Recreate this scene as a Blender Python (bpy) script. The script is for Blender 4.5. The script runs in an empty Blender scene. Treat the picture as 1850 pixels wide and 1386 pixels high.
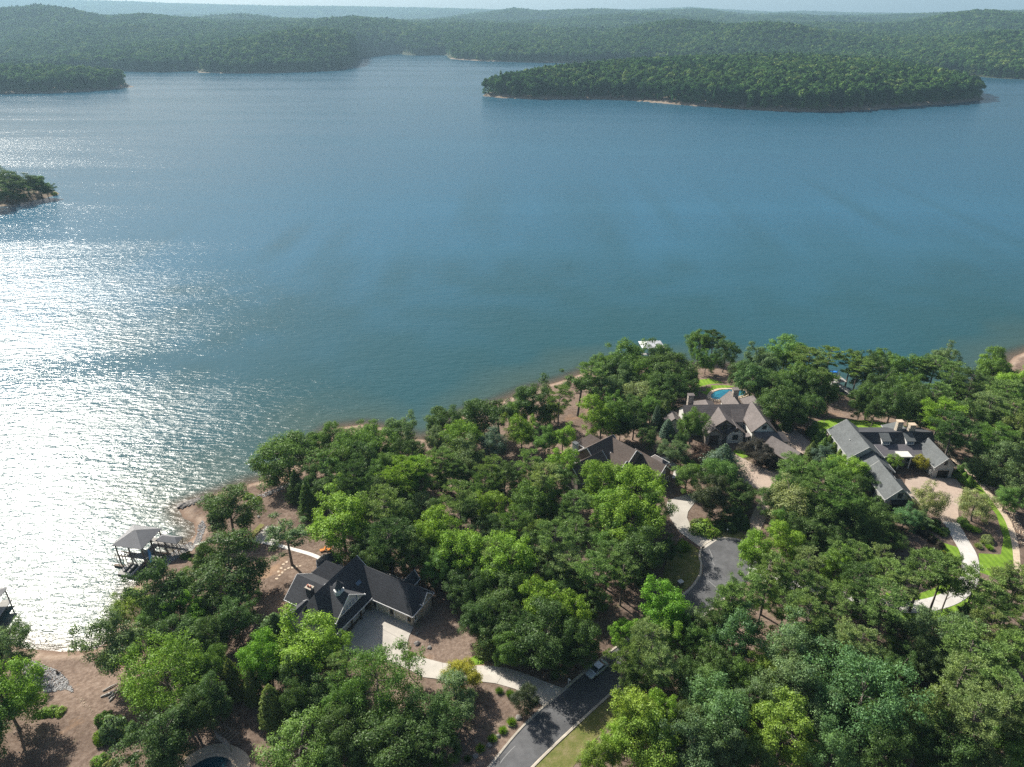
import bpy, bmesh, math, random
import numpy as np
from mathutils import Vector, Matrix
from mathutils.geometry import delaunay_2d_cdt

SC = bpy.context.scene
COL = SC.collection
R = math.radians

# ------------------------------------------------------------------ camera
CAM_H, PITCH, FPX = 112.0, R(27.5), 1282.0            # drone height above the lake, tilt, focal length in photo pixels
cam_data = bpy.data.cameras.new('drone_camera')
cam_data.sensor_width = 36.0
cam_data.lens = FPX / 1850 * 36.0
cam_data.clip_start = 1.0
cam_data.clip_end = 40000.0
cam = bpy.data.objects.new('drone_camera', cam_data)
COL.objects.link(cam)
cam.location = (0, 0, CAM_H)
cam.rotation_euler = (math.pi / 2 - PITCH, 0, 0)
SC.camera = cam

# ------------------------------------------------------------------ sky and sun
SUN_EL, SUN_AZ = R(38), R(-42)                          # azimuth measured from +Y, negative = to the left
world = bpy.data.worlds.new('World')
SC.world = world
world.use_nodes = True
wn = world.node_tree
sky = wn.nodes.new('ShaderNodeTexSky')
sky.sky_type = 'NISHITA'
sky.sun_disc = False
sky.sun_elevation = SUN_EL
sky.sun_rotation = SUN_AZ
sky.altitude = 150
sky.air_density = 1.0
sky.dust_density = 3.0
sky.ozone_density = 1.0
bg = wn.nodes['Background']
bg.inputs['Strength'].default_value = 0.060
wn.links.new(sky.outputs['Color'], bg.inputs['Color'])

sun_data = bpy.data.lights.new('sun', 'SUN')
sun_data.energy = 5.0
sun_data.angle = R(0.53)
sun_data.color = (1.0, 0.94, 0.84)
sun = bpy.data.objects.new('sun', sun_data)
COL.objects.link(sun)
sd = Vector((math.sin(SUN_AZ) * math.cos(SUN_EL), math.cos(SUN_AZ) * math.cos(SUN_EL), math.sin(SUN_EL)))
sun.rotation_euler = (-sd).to_track_quat('-Z', 'Y').to_euler()
sun.location = sd * 400

SC.view_settings.view_transform = 'Standard'
SC.view_settings.look = 'None'
SC.view_settings.exposure = 0.82
SC.view_settings.gamma = 1.0
SC.view_settings.use_curve_mapping = False
SC.render.engine = 'CYCLES'
SC.cycles.use_denoising = False
SC.cycles.max_bounces = 6
SC.cycles.diffuse_bounces = 2
SC.cycles.glossy_bounces = 2
SC.cycles.transmission_bounces = 2
SC.cycles.volume_bounces = 0
SC.cycles.transparent_max_bounces = 8
SC.cycles.sample_clamp_indirect = 4.0
SC.cycles.caustics_reflective = False
SC.cycles.caustics_refractive = False

# ------------------------------------------------------------------ survey helpers
CP, SP = math.cos(PITCH), math.sin(PITCH)


def at(px, py, z):
    """Place in the world seen at photo pixel (px, py), at height z."""
    a = (px - 925) / FPX
    b = -(py - 693) / FPX
    dx, dy, dz = a, CP + SP * b, -SP + CP * b
    t = (z - CAM_H) / dz
    return dx * t, dy * t


def px_per_m(x, y, z):
    return FPX / (y * CP - (z - CAM_H) * SP)


# near shoreline of the peninsula, surveyed at water level
SHORE_PX = [(-500, 1190), (-300, 1160), (-60, 1140), (10, 1152), (40, 1172), (110, 1178), (170, 1176), (205, 1152), (222, 1105),
            (240, 1064), (262, 1042), (292, 1015), (335, 985), (354, 965), (351, 945), (332, 936), (322, 915),
            (345, 905), (400, 890), (450, 875), (500, 862), (545, 835), (575, 797), (600, 774), (660, 767),
            (705, 776), (745, 793), (772, 795), (800, 778), (840, 748), (900, 728), (960, 704), (1010, 690),
            (1060, 672), (1120, 656), (1170, 658), (1230, 664), (1290, 658), (1345, 663), (1400, 682), (1460, 702),
            (1540, 717), (1640, 723), (1720, 713), (1775, 698), (1812, 668), (1832, 645), (1866, 630), (1950, 622),
            (2100, 640), (2400, 660)]
SHORE = np.array([at(x, y, 0) for x, y in SHORE_PX])
LAND = np.vstack([SHORE, [(900, 60), (900, -500), (-900, -500), (-900, float(SHORE[0, 1]) - 20)]])


def seg_dist(P, A):
    d = np.full(len(P), 1e9)
    for i in range(len(A) - 1):
        a, b = A[i], A[i + 1]
        ab = b - a
        t = np.clip(((P - a) @ ab) / max(ab @ ab, 1e-9), 0, 1)
        q = a + t[:, None] * ab
        d = np.minimum(d, np.hypot(P[:, 0] - q[:, 0], P[:, 1] - q[:, 1]))
    return d


def in_poly(P, A):
    x, y = P[:, 0], P[:, 1]
    r = np.zeros(len(P), bool)
    n = len(A)
    j = n - 1
    for i in range(n):
        c = ((A[i, 1] > y) != (A[j, 1] > y)) & (x < (A[j, 0] - A[i, 0]) * (y - A[i, 1]) / (A[j, 1] - A[i, 1] + 1e-12) + A[i, 0])
        r ^= c
        j = i
    return r


def vnoise(x, y, s, seed=0):
    """smooth value noise, about -1..1"""
    rng = np.random.RandomState(seed)
    tab = rng.rand(256, 256) * 2 - 1
    u, v = x / s, y / s
    i, j = np.floor(u).astype(int), np.floor(v).astype(int)
    fu, fv = u - i, v - j
    fu, fv = fu * fu * (3 - 2 * fu), fv * fv * (3 - 2 * fv)
    g = lambda a, b: tab[a % 256, b % 256]
    return (g(i, j) * (1 - fu) * (1 - fv) + g(i + 1, j) * fu * (1 - fv) + g(i, j + 1) * (1 - fu) * fv + g(i + 1, j + 1) * fu * fv)


PADS = [(-29, 102, 17, 7.0), (27, 147, 15, 8.0), (64, 164, 19, 8.0), (98, 150, 20, 8.0), (66, 193, 7, 7.6), (-47, 73, 7, 5.6)]


def shore_d(P):
    d = seg_dist(P, SHORE)
    return np.where(in_poly(P, LAND), d, -d)


def land_h(P):
    P = np.atleast_2d(np.asarray(P, float))
    d = shore_d(P)
    h = np.where(d > 0, 8.3 * (1 - np.exp(-np.maximum(d, 0) / 34.0)), np.maximum(-2.6, d * 0.13))
    n = 0.45 * vnoise(P[:, 0], P[:, 1], 17, 3) + 0.07 * vnoise(P[:, 0], P[:, 1], 6, 5)
    h = h + n * np.clip(d / 12, 0, 1)
    for (x, y, r, z) in PADS:
        q = np.hypot(P[:, 0] - x, P[:, 1] - y)
        w = np.clip((1.9 * r - q) / (0.9 * r), 0, 1)
        w = w * w * (3 - 2 * w) * np.clip(d / 8, 0, 1)
        h = h * (1 - w) + z * w
    return h


HG_X, HG_Y = np.arange(-260, 330, 1.0), np.arange(40, 330, 1.0)
_X, _Y = np.meshgrid(HG_X, HG_Y)
HG = land_h(np.column_stack([_X.ravel(), _Y.ravel()])).reshape(_X.shape)


def hz(x, y):
    u, v = x - HG_X[0], y - HG_Y[0]
    i, j = int(math.floor(u)), int(math.floor(v))
    if not (0 <= i < len(HG_X) - 1 and 0 <= j < len(HG_Y) - 1): return float(land_h([(x, y)])[0])
    a, b = u - i, v - j
    return float((HG[j, i] * (1 - a) + HG[j, i + 1] * a) * (1 - b) + (HG[j + 1, i] * (1 - a) + HG[j + 1, i + 1] * a) * b)


def ground(px, py, up=0.0):
    """World point on the near land (raised by up) at a photo pixel."""
    z = 6.0 + up
    for _ in range(14):
        x, y = at(px, py, z)
        z = 0.5 * z + 0.5 * (max(hz(x, y), 0) + up)
    return x, y, z - up


# ------------------------------------------------------------------ object helpers
def tag(o, label=None, cat=None, group=None, kind=None):
    if label: o['label'] = label
    if cat: o['category'] = cat
    if group: o['group'] = group
    if kind: o['kind'] = kind
    return o


def empty(name, loc=(0, 0, 0), rz=0.0, parent=None):
    o = bpy.data.objects.new(name, None)
    o.empty_display_size = 0.5
    COL.objects.link(o)
    o.location = loc
    o.rotation_euler = (0, 0, rz)
    if parent: o.parent = parent
    return o


def mesh_data(name, V, Fc, mat, smooth=False):
    me = bpy.data.meshes.new(name)
    me.from_pydata([tuple(v) for v in V], [], [tuple(f) for f in Fc])
    if mat is not None: me.materials.append(mat)
    if smooth:
        me.polygons.foreach_set('use_smooth', [True] * len(me.polygons))
    me.update()
    return me


def fast_mesh(name, V, F4, mat, smooth=False):
    """numpy quads/tris (all the same corner count) to a mesh"""
    V = np.asarray(V, np.float32)
    F4 = np.asarray(F4, np.int32)
    n = F4.shape[1]
    me = bpy.data.meshes.new(name)
    me.vertices.add(len(V))
    me.vertices.foreach_set('co', V.ravel())
    me.loops.add(F4.size)
    me.loops.foreach_set('vertex_index', F4.ravel())
    me.polygons.add(len(F4))
    me.polygons.foreach_set('loop_start', np.arange(0, F4.size, n, dtype=np.int32))
    me.polygons.foreach_set('loop_total', np.full(len(F4), n, np.int32))
    if smooth: me.polygons.foreach_set('use_smooth', np.ones(len(F4), bool))
    me.materials.append(mat)
    me.update(calc_edges=True)
    return me


def link(name, me, parent=None, loc=(0, 0, 0), rz=0.0):
    o = bpy.data.objects.new(name, me)
    COL.objects.link(o)
    o.location = loc
    o.rotation_euler = (0, 0, rz)
    if parent: o.parent = parent
    return o


def obj(name, V, Fc, mat, parent=None, loc=(0, 0, 0), rz=0.0, smooth=False):
    return link(name, mesh_data(name, V, Fc, mat, smooth), parent, loc, rz)


class MB:
    """collects simple solids for one mesh"""
    def __init__(self): self.V, self.F = [], []

    def add(self, V, Fc):
        n = len(self.V)
        self.V += [tuple(v) for v in V]
        self.F += [tuple(i + n for i in f) for f in Fc]
        return self

    def box(self, x0, x1, y0, y1, z0, z1):
        return self.add([(x0, y0, z0), (x1, y0, z0), (x1, y1, z0), (x0, y1, z0), (x0, y0, z1), (x1, y0, z1), (x1, y1, z1), (x0, y1, z1)],
                        [(0, 3, 2, 1), (4, 5, 6, 7), (0, 1, 5, 4), (1, 2, 6, 5), (2, 3, 7, 6), (3, 0, 4, 7)])

    def bar(self, a, b, w, h=None):
        """box beam from a to b"""
        h = w if h is None else h
        a, b = Vector(a), Vector(b)
        d = (b - a).normalized()
        s = d.cross(Vector((0, 0, 1)))
        s = s.normalized() if s.length > 1e-4 else Vector((1, 0, 0))
        u = s.cross(d).normalized()
        V = []
        for p in (a, b):
            for i, j in ((-1, -1), (1, -1), (1, 1), (-1, 1)):
                V.append(p + s * (w / 2 * i) + u * (h / 2 * j))
        return self.add(V, [(0, 3, 2, 1), (4, 5, 6, 7), (0, 1, 5, 4), (1, 2, 6, 5), (2, 3, 7, 6), (3, 0, 4, 7)])

    def tube(self, pts, rad, n=7, cap=True):
        pts = [Vector(p) for p in pts]
        base = len(self.V)
        for k, p in enumerate(pts):
            d = (pts[min(k + 1, len(pts) - 1)] - pts[max(k - 1, 0)]).normalized()
            s = d.cross(Vector((0.13, 0.27, 1)) if abs(d.z) < 0.9 else Vector((1, 0.1, 0))).normalized()
            u = s.cross(d).normalized()
            for i in range(n):
                a = 2 * math.pi * i / n
                self.V.append(tuple(p + (s * math.cos(a) + u * math.sin(a)) * rad[k]))
        for k in range(len(pts) - 1):
            for i in range(n):
                j = (i + 1) % n
                self.F.append((base + k * n + i, base + k * n + j, base + (k + 1) * n + j, base + (k + 1) * n + i))
        if cap:
            self.F.append(tuple(base + i for i in range(n))[::-1])
            self.F.append(tuple(base + (len(pts) - 1) * n + i for i in range(n)))
        return self

    def lathe(self, prof, n=12, c=(0, 0, 0)):
        base = len(self.V)
        for (r, z) in prof:
            for i in range(n):
                a = 2 * math.pi * i / n
                self.V.append((c[0] + r * math.cos(a), c[1] + r * math.sin(a), c[2] + z))
        for k in range(len(prof) - 1):
            for i in range(n):
                j = (i + 1) % n
                self.F.append((base + k * n + i, base + k * n + j, base + (k + 1) * n + j, base + (k + 1) * n + i))
        self.F.append(tuple(base + i for i in range(n))[::-1])
        self.F.append(tuple(base + (len(prof) - 1) * n + i for i in range(n)))
        return self

    def slab(self, V, Fc, t):
        """closed shell: the given top surface and a copy t below it"""
        n = len(V)
        W = [tuple(v) for v in V] + [(v[0], v[1], v[2] - t) for v in V]
        G = [tuple(f) for f in Fc] + [tuple(i + n for i in f)[::-1] for f in Fc]
        cnt = {}
        for f in Fc:
            for i in range(len(f)):
                e = (f[i], f[(i + 1) % len(f)])
                cnt[e] = 1
        for (a, b) in cnt:
            if (b, a) not in cnt:
                G.append((b, a, a + n, b + n))
        return self.add(W, G)

    def build(self, name, mat, parent=None, loc=(0, 0, 0), rz=0.0, smooth=False):
        return obj(name, self.V, self.F, mat, parent, loc, rz, smooth)


# ------------------------------------------------------------------ materials
def new_mat(name):
    m = bpy.data.materials.new(name)
    m.use_nodes = True
    nt = m.node_tree
    for n in list(nt.nodes): nt.nodes.remove(n)
    out = nt.nodes.new('ShaderNodeOutputMaterial')
    return m, nt, out


def N(nt, kind, **kw):
    n = nt.nodes.new(kind)
    for k, v in kw.items():
        if k in n.inputs.keys(): n.inputs[k].default_value = v
        else: setattr(n, k, v)
    return n


def ramp(nt, fac, stops):
    r = nt.nodes.new('ShaderNodeValToRGB')
    while len(r.color_ramp.elements) < len(stops): r.color_ramp.elements.new(0.5)
    for e, (p, c) in zip(r.color_ramp.elements, stops):
        e.position = p
        e.color = (*c, 1) if len(c) == 3 else c
    nt.links.new(fac, r.inputs[0])
    return r.outputs['Color']


def noise(nt, scale, detail=4, vec=None, rough=0.6, dist=0.0):
    n = nt.nodes.new('ShaderNodeTexNoise')
    n.inputs['Scale'].default_value = scale
    n.inputs['Detail'].default_value = detail
    n.inputs['Roughness'].default_value = rough
    n.inputs['Distortion'].default_value = dist
    if vec is None:
        g = nt.nodes.new('ShaderNodeNewGeometry')
        vec = g.outputs['Position']
    nt.links.new(vec, n.inputs['Vector'])
    return n.outputs['Fac']


def mixc(nt, fac, a, b, mode='MIX'):
    m = nt.nodes.new('ShaderNodeMix')
    m.data_type = 'RGBA'
    m.blend_type = mode
    for s, v in ((m.inputs[0], fac), (m.inputs[6], a), (m.inputs[7], b)):
        if hasattr(v, 'links'): nt.links.new(v, s)
        elif isinstance(v, (int, float)): s.default_value = v
        else: s.default_value = (*v, 1)
    return m.outputs[2]


def surf(name, cols, scale=1.0, rough=0.8, bump=0.0, bscale=None, detail=5, big=None, spec=0.3):
    """plain weathered surface: noise between colours, optional large stains and bump"""
    m, nt, out = new_mat(name)
    p = N(nt, 'ShaderNodeBsdfPrincipled', Roughness=rough)
    p.inputs['Specular IOR Level'].default_value = spec
    k = len(cols)
    c = ramp(nt, noise(nt, scale, detail), [(0.3 + 0.4 * i / max(k - 1, 1), cols[i]) for i in range(k)])
    if big:
        f = ramp(nt, noise(nt, big[0], 3), [(0.42, (0, 0, 0)), (0.62, (1, 1, 1))])
        c = mixc(nt, f, c, mixc(nt, 0.6, c, big[1]))
    nt.links.new(c, p.inputs['Base Color'])
    if bump:
        b = N(nt, 'ShaderNodeBump', Strength=bump, Distance=0.05)
        nt.links.new(noise(nt, bscale or scale * 4, 4), b.inputs['Height'])
        nt.links.new(b.outputs[0], p.inputs['Normal'])
    nt.links.new(p.outputs[0], out.inputs[0])
    return m


def shingle(name, base, var=0.22, course=0.35):
    """asphalt shingles: courses follow the height on any slope, tabs vary in tone"""
    m, nt, out = new_mat(name)
    p = N(nt, 'ShaderNodeBsdfPrincipled', Roughness=0.85)
    p.inputs['Specular IOR Level'].default_value = 0.25
    tc = nt.nodes.new('ShaderNodeTexCoord')
    mp = N(nt, 'ShaderNodeMapping')
    mp.inputs['Scale'].default_value = (2.2, 2.2, 5.0)
    nt.links.new(tc.outputs['Object'], mp.inputs['Vector'])
    v = nt.nodes.new('ShaderNodeTexVoronoi')
    v.inputs['Scale'].default_value = 1.0
    nt.links.new(mp.outputs[0], v.inputs['Vector'])
    lo = tuple(c * (1 - var) for c in base)
    hi = tuple(c * (1 + var) for c in base)
    c1 = ramp(nt, v.outputs['Color'], [(0.1, lo), (0.9, hi)])
    c2 = ramp(nt, noise(nt, 0.35, 4), [(0.35, lo), (0.65, hi)])
    c = mixc(nt, 0.45, c1, c2)
    w = N(nt, 'ShaderNodeTexWave', wave_type='BANDS', bands_direction='Z', wave_profile='SAW')
    w.inputs['Scale'].default_value = 1.0 / course / 3.14
    nt.links.new(tc.outputs['Object'], w.inputs['Vector'])
    b = N(nt, 'ShaderNodeBump', Strength=0.35, Distance=0.03)
    nt.links.new(w.outputs['Fac'], b.inputs['Height'])
    nt.links.new(b.outputs[0], p.inputs['Normal'])
    nt.links.new(c, p.inputs['Base Color'])
    nt.links.new(p.outputs[0], out.inputs[0])
    return m


def masonry(name, a, b, mortar, scale=2.2):
    m, nt, out = new_mat(name)
    p = N(nt, 'ShaderNodeBsdfPrincipled', Roughness=0.9)
    tc = nt.nodes.new('ShaderNodeTexCoord')
    v = nt.nodes.new('ShaderNodeTexVoronoi')
    v.inputs['Scale'].default_value = scale
    nt.links.new(tc.outputs['Object'], v.inputs['Vector'])
    e = nt.nodes.new('ShaderNodeTexVoronoi')
    e.feature = 'DISTANCE_TO_EDGE'
    e.inputs['Scale'].default_value = scale
    nt.links.new(tc.outputs['Object'], e.inputs['Vector'])
    f = ramp(nt, e.outputs['Distance'], [(0.03, (0, 0, 0)), (0.09, (1, 1, 1))])
    c = mixc(nt, f, mortar, ramp(nt, v.outputs['Color'], [(0.2, a), (0.8, b)]))
    nt.links.new(c, p.inputs['Base Color'])
    bm = N(nt, 'ShaderNodeBump', Strength=0.5, Distance=0.05)
    nt.links.new(f, bm.inputs['Height'])
    nt.links.new(bm.outputs[0], p.inputs['Normal'])
    nt.links.new(p.outputs[0], out.inputs[0])
    return m


def glass_mat(name, col=(0.03, 0.05, 0.06)):
    m, nt, out = new_mat(name)
    p = N(nt, 'ShaderNodeBsdfPrincipled', Roughness=0.06)
    p.inputs['Base Color'].default_value = (*col, 1)
    p.inputs['Specular IOR Level'].default_value = 0.7
    nt.links.new(p.outputs[0], out.inputs[0])
    return m


def foliage(name, trans=0.34, rnd=0.32, use_obj=True, col=(0.05, 0.1, 0.03), gloss=0.015):
    """leaf: diffuse + translucent, tone varies leaf by leaf and through the crown"""
    m, nt, out = new_mat(name)
    oi = nt.nodes.new('ShaderNodeObjectInfo')
    g = nt.nodes.new('ShaderNodeNewGeometry')
    if use_obj: base = oi.outputs['Color']
    else:
        base = col
    v = ramp(nt, g.outputs['Random Per Island'], [(0.0, (1 - rnd,) * 3), (0.6, (1.0,) * 3), (1.0, (1 + rnd * 1.1, 1 + rnd, 1 + rnd * 0.6))])
    c = mixc(nt, 1.0, base, v, 'MULTIPLY')
    n = ramp(nt, noise(nt, 0.55, 2), [(0.3, (0.72, 0.78, 0.8)), (0.7, (1.22, 1.18, 1.05))])
    c = mixc(nt, 1.0, c, n, 'MULTIPLY')
    d = N(nt, 'ShaderNodeBsdfDiffuse')
    t = N(nt, 'ShaderNodeBsdfTranslucent')
    s = N(nt, 'ShaderNodeBsdfGlossy', Roughness=0.45)
    s.inputs['Color'].default_value = (0.8, 0.85, 0.8, 1)
    nt.links.new(c, d.inputs[0])
    ct = mixc(nt, 1.0, c, (1.25, 1.25, 0.55), 'MULTIPLY')
    nt.links.new(ct, t.inputs[0])
    m1 = N(nt, 'ShaderNodeMixShader', Fac=trans)
    nt.links.new(d.outputs[0], m1.inputs[1])
    nt.links.new(t.outputs[0], m1.inputs[2])
    m2 = N(nt, 'ShaderNodeMixShader', Fac=gloss)
    nt.links.new(m1.outputs[0], m2.inputs[1])
    nt.links.new(s.outputs[0], m2.inputs[2])
    nt.links.new(m2.outputs[0], out.inputs[0])
    return m


M = {}
M['leaf'] = foliage('leaf')
M['needle'] = foliage('needle', trans=0.25, rnd=0.35)
M['bark'] = surf('bark', [(0.05, 0.036, 0.026), (0.13, 0.1, 0.078)], 3.0, 0.95, 0.6)
M['bark_grey'] = surf('bark_grey', [(0.10, 0.085, 0.07), (0.22, 0.19, 0.165)], 3.0, 0.95, 0.6)
M['concrete'] = surf('concrete', [(0.40, 0.375, 0.335), (0.52, 0.49, 0.44)], 0.5, 0.85, 0.1, 12, big=(0.12, (0.36, 0.33, 0.29)))
M['concrete_white'] = surf('concrete_white', [(0.48, 0.465, 0.44), (0.60, 0.585, 0.55)], 0.5, 0.85, 0.1, 12, big=(0.15, (0.40, 0.38, 0.35)))
M['kerb'] = surf('kerb_concrete', [(0.40, 0.36, 0.30), (0.52, 0.47, 0.40)], 1.0, 0.85, 0.1, 10, big=(0.3, (0.3, 0.27, 0.23)))
M['paver'] = surf('clay_paver', [(0.34, 0.265, 0.215), (0.45, 0.36, 0.295)], 1.4, 0.85, 0.2, 9, big=(0.15, (0.36, 0.30, 0.25)))
M['asphalt'] = surf('asphalt', [(0.085, 0.087, 0.092), (0.125, 0.127, 0.132)], 0.8, 0.8, 0.15, 20, big=(0.22, (0.058, 0.06, 0.063)))
M['crack'] = surf('sealed_crack', [(0.19, 0.19, 0.19), (0.25, 0.25, 0.25)], 3, 0.8)
M['joint'] = surf('slab_joint', [(0.20, 0.185, 0.165), (0.27, 0.25, 0.22)], 3, 0.9)
M['roof_black'] = shingle('roof_charcoal', (0.052, 0.055, 0.062))
M['roof_brown'] = shingle('roof_brown', (0.098, 0.078, 0.068))
M['roof_taupe'] = shingle('roof_taupe', (0.145, 0.128, 0.122))
M['roof_grey'] = shingle('roof_slate_grey', (0.105, 0.115, 0.118))
M['roof_violet'] = shingle('roof_sunlit_violet', (0.115, 0.110, 0.122), 0.1)  # grey-violet look of the sunlit low slope, set as base colour
M['roof_dock'] = surf('dock_roof', [(0.175, 0.178, 0.185), (0.215, 0.218, 0.226)], 0.6, 0.55)
M['roof_white'] = surf('white_metal_roof', [(0.62, 0.63, 0.65), (0.74, 0.75, 0.77)], 0.4, 0.5)
M['stucco'] = surf('cream_stucco', [(0.50, 0.46, 0.38), (0.60, 0.56, 0.47)], 0.8, 0.9, 0.1)
M['cream'] = surf('cream_siding', [(0.52, 0.52, 0.49), (0.62, 0.62, 0.585)], 0.8, 0.8, 0.1)
M['stone'] = masonry('field_stone', (0.22, 0.19, 0.16), (0.44, 0.39, 0.34), (0.2, 0.18, 0.16))
M['brick'] = masonry('tan_brick', (0.38, 0.32, 0.25), (0.52, 0.46, 0.37), (0.40, 0.37, 0.32), 3.5)
M['greybrick'] = masonry('painted_grey_brick', (0.36, 0.37, 0.36), (0.46, 0.47, 0.46), (0.36, 0.36, 0.35), 3.0)
M['brown_wall'] = surf('brown_siding', [(0.16, 0.125, 0.10), (0.22, 0.18, 0.145)], 1.0, 0.85)
M['white'] = surf('white_trim', [(0.66, 0.66, 0.65), (0.78, 0.78, 0.77)], 1.0, 0.6)
M['dark_trim'] = surf('dark_trim', [(0.06, 0.045, 0.035), (0.09, 0.07, 0.055)], 1.0, 0.7)
M['glass'] = glass_mat('window_glass')
M['glass_sky'] = glass_mat('dormer_glass', (0.09, 0.14, 0.2))
M['dark'] = surf('opening_shade', [(0.012, 0.012, 0.012), (0.03, 0.028, 0.026)], 2, 0.9)  # near-black on door panels, painted as the shade inside openings
M['timber'] = surf('weathered_timber', [(0.14, 0.115, 0.09), (0.26, 0.22, 0.18)], 1.5, 0.9, 0.3)
M['decking'] = surf('grey_decking', [(0.28, 0.27, 0.26), (0.40, 0.39, 0.37)], 1.2, 0.85, 0.2)
M['rock'] = surf('boulder_rock', [(0.10, 0.095, 0.09), (0.30, 0.28, 0.26)], 1.6, 0.9, 0.7)
M['riprap'] = surf('riprap_stone', [(0.20, 0.20, 0.205), (0.42, 0.415, 0.41)], 0.9, 0.9, 0.5)
M['tanstone'] = surf('tan_coping_stone', [(0.42, 0.33, 0.24), (0.58, 0.48, 0.37)], 1.5, 0.85, 0.4)
M['orange'] = surf('orange_cushion', [(0.75, 0.25, 0.05), (0.85, 0.31, 0.07)], 2, 0.8)
M['blue_board'] = surf('blue_board', [(0.14, 0.34, 0.58), (0.18, 0.40, 0.64)], 1, 0.35)
M['blue_slide'] = surf('blue_slide', [(0.02, 0.18, 0.62), (0.03, 0.24, 0.72)], 1, 0.4)
M['redclay'] = surf('terracotta', [(0.30, 0.10, 0.07), (0.42, 0.17, 0.12)], 3, 0.85)
M['wood_cut'] = surf('cut_wood', [(0.45, 0.26, 0.12), (0.58, 0.36, 0.18)], 3, 0.8)
M['driftwood'] = surf('driftwood', [(0.38, 0.36, 0.33), (0.58, 0.56, 0.52)], 2, 0.85, 0.3)
M['metal'] = surf('black_metal', [(0.02, 0.02, 0.02), (0.04, 0.04, 0.04)], 2, 0.5)


def lawn_mat():
    m, nt, out = new_mat('mown_grass')
    d = N(nt, 'ShaderNodeBsdfDiffuse')
    g = nt.nodes.new('ShaderNodeNewGeometry')
    c = ramp(nt, noise(nt, 0.5, 6), [(0.3, (0.11, 0.20, 0.026)), (0.55, (0.16, 0.27, 0.038)), (0.75, (0.21, 0.275, 0.062))])
    w = N(nt, 'ShaderNodeTexWave', wave_type='BANDS', bands_direction='X')
    w.inputs['Scale'].default_value = 0.25
    w.inputs['Distortion'].default_value = 0.6
    nt.links.new(g.outputs['Position'], w.inputs['Vector'])
    s = ramp(nt, w.outputs['Fac'], [(0.35, (0.9, 0.9, 0.9)), (0.65, (1.1, 1.08, 1.0))])
    c = mixc(nt, 1.0, c, s, 'MULTIPLY')
    nt.links.new(c, d.inputs[0])
    b = N(nt, 'ShaderNodeBump', Strength=0.6, Distance=0.08)
    nt.links.new(noise(nt, 5, 4), b.inputs['Height'])
    nt.links.new(b.outputs[0], d.inputs['Normal'])
    nt.links.new(d.outputs[0], out.inputs[0])
    return m


def rough_grass_mat():
    m, nt, out = new_mat('dry_verge_grass')
    d = N(nt, 'ShaderNodeBsdfDiffuse')
    c = ramp(nt, noise(nt, 0.7, 6, rough=0.7), [(0.28, (0.085, 0.115, 0.028)), (0.5, (0.15, 0.155, 0.055)), (0.72, (0.24, 0.20, 0.115))])
    nt.links.new(c, d.inputs[0])
    b = N(nt, 'ShaderNodeBump', Strength=0.7, Distance=0.1)
    nt.links.new(noise(nt, 4, 5), b.inputs['Height'])
    nt.links.new(b.outputs[0], d.inputs['Normal'])
    nt.links.new(d.outputs[0], out.inputs[0])
    return m


def ground_mat():
    """pine straw and bare clay; sandy at the water's edge (attribute shore = metres inland)"""
    m, nt, out = new_mat('pine_straw_ground')
    d = N(nt, 'ShaderNodeBsdfDiffuse')
    straw = ramp(nt, noise(nt, 1.3, 8, rough=0.72), [(0.28, (0.098, 0.072, 0.058)), (0.5, (0.178, 0.136, 0.112)), (0.72, (0.275, 0.222, 0.188))])
    clay = ramp(nt, noise(nt, 0.9, 6), [(0.3, (0.25, 0.155, 0.095)), (0.7, (0.36, 0.255, 0.18))])
    f = ramp(nt, noise(nt, 0.11, 5, dist=0.6), [(0.58, (0, 0, 0)), (0.72, (0.9, 0.9, 0.9))])
    c = mixc(nt, f, straw, clay)
    gl = ramp(nt, noise(nt, 0.2, 4), [(0.62, (0, 0, 0)), (0.72, (0.5, 0.5, 0.5))])
    c = mixc(nt, gl, c, (0.10, 0.115, 0.04))
    lg = ramp(nt, noise(nt, 0.07, 5, dist=0.5), [(0.34, (0.70, 0.68, 0.66)), (0.66, (1.18, 1.16, 1.12))])
    c = mixc(nt, 1.0, c, lg, 'MULTIPLY')
    at_ = N(nt, 'ShaderNodeAttribute', attribute_name='shore')
    ad = N(nt, 'ShaderNodeMath', operation='MULTIPLY_ADD')
    nt.links.new(noise(nt, 0.25, 5), ad.inputs[0])
    ad.inputs[1].default_value = 5.0
    nt.links.new(at_.outputs['Fac'], ad.inputs[2])
    mr = N(nt, 'ShaderNodeMapRange')
    mr.inputs['From Min'].default_value = 3.6
    mr.inputs['From Max'].default_value = 5.6
    nt.links.new(ad.outputs[0], mr.inputs['Value'])
    sand = ramp(nt, noise(nt, 0.8, 6), [(0.25, (0.21, 0.155, 0.118)), (0.5, (0.32, 0.245, 0.19)), (0.75, (0.40, 0.33, 0.27))])
    c = mixc(nt, mr.outputs[0], sand, c)
    wt = N(nt, 'ShaderNodeMapRange')
    wt.inputs['From Min'].default_value = -0.4
    wt.inputs['From Max'].default_value = 1.6
    nt.links.new(at_.outputs['Fac'], wt.inputs['Value'])
    c = mixc(nt, wt.outputs[0], (0.17, 0.115, 0.085), c)
    nt.links.new(c, d.inputs[0])
    b = N(nt, 'ShaderNodeBump', Strength=0.9, Distance=0.12)
    nt.links.new(noise(nt, 2.6, 8, rough=0.7), b.inputs['Height'])
    nt.links.new(b.outputs[0], d.inputs['Normal'])
    nt.links.new(d.outputs[0], out.inputs[0])
    return m


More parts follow.
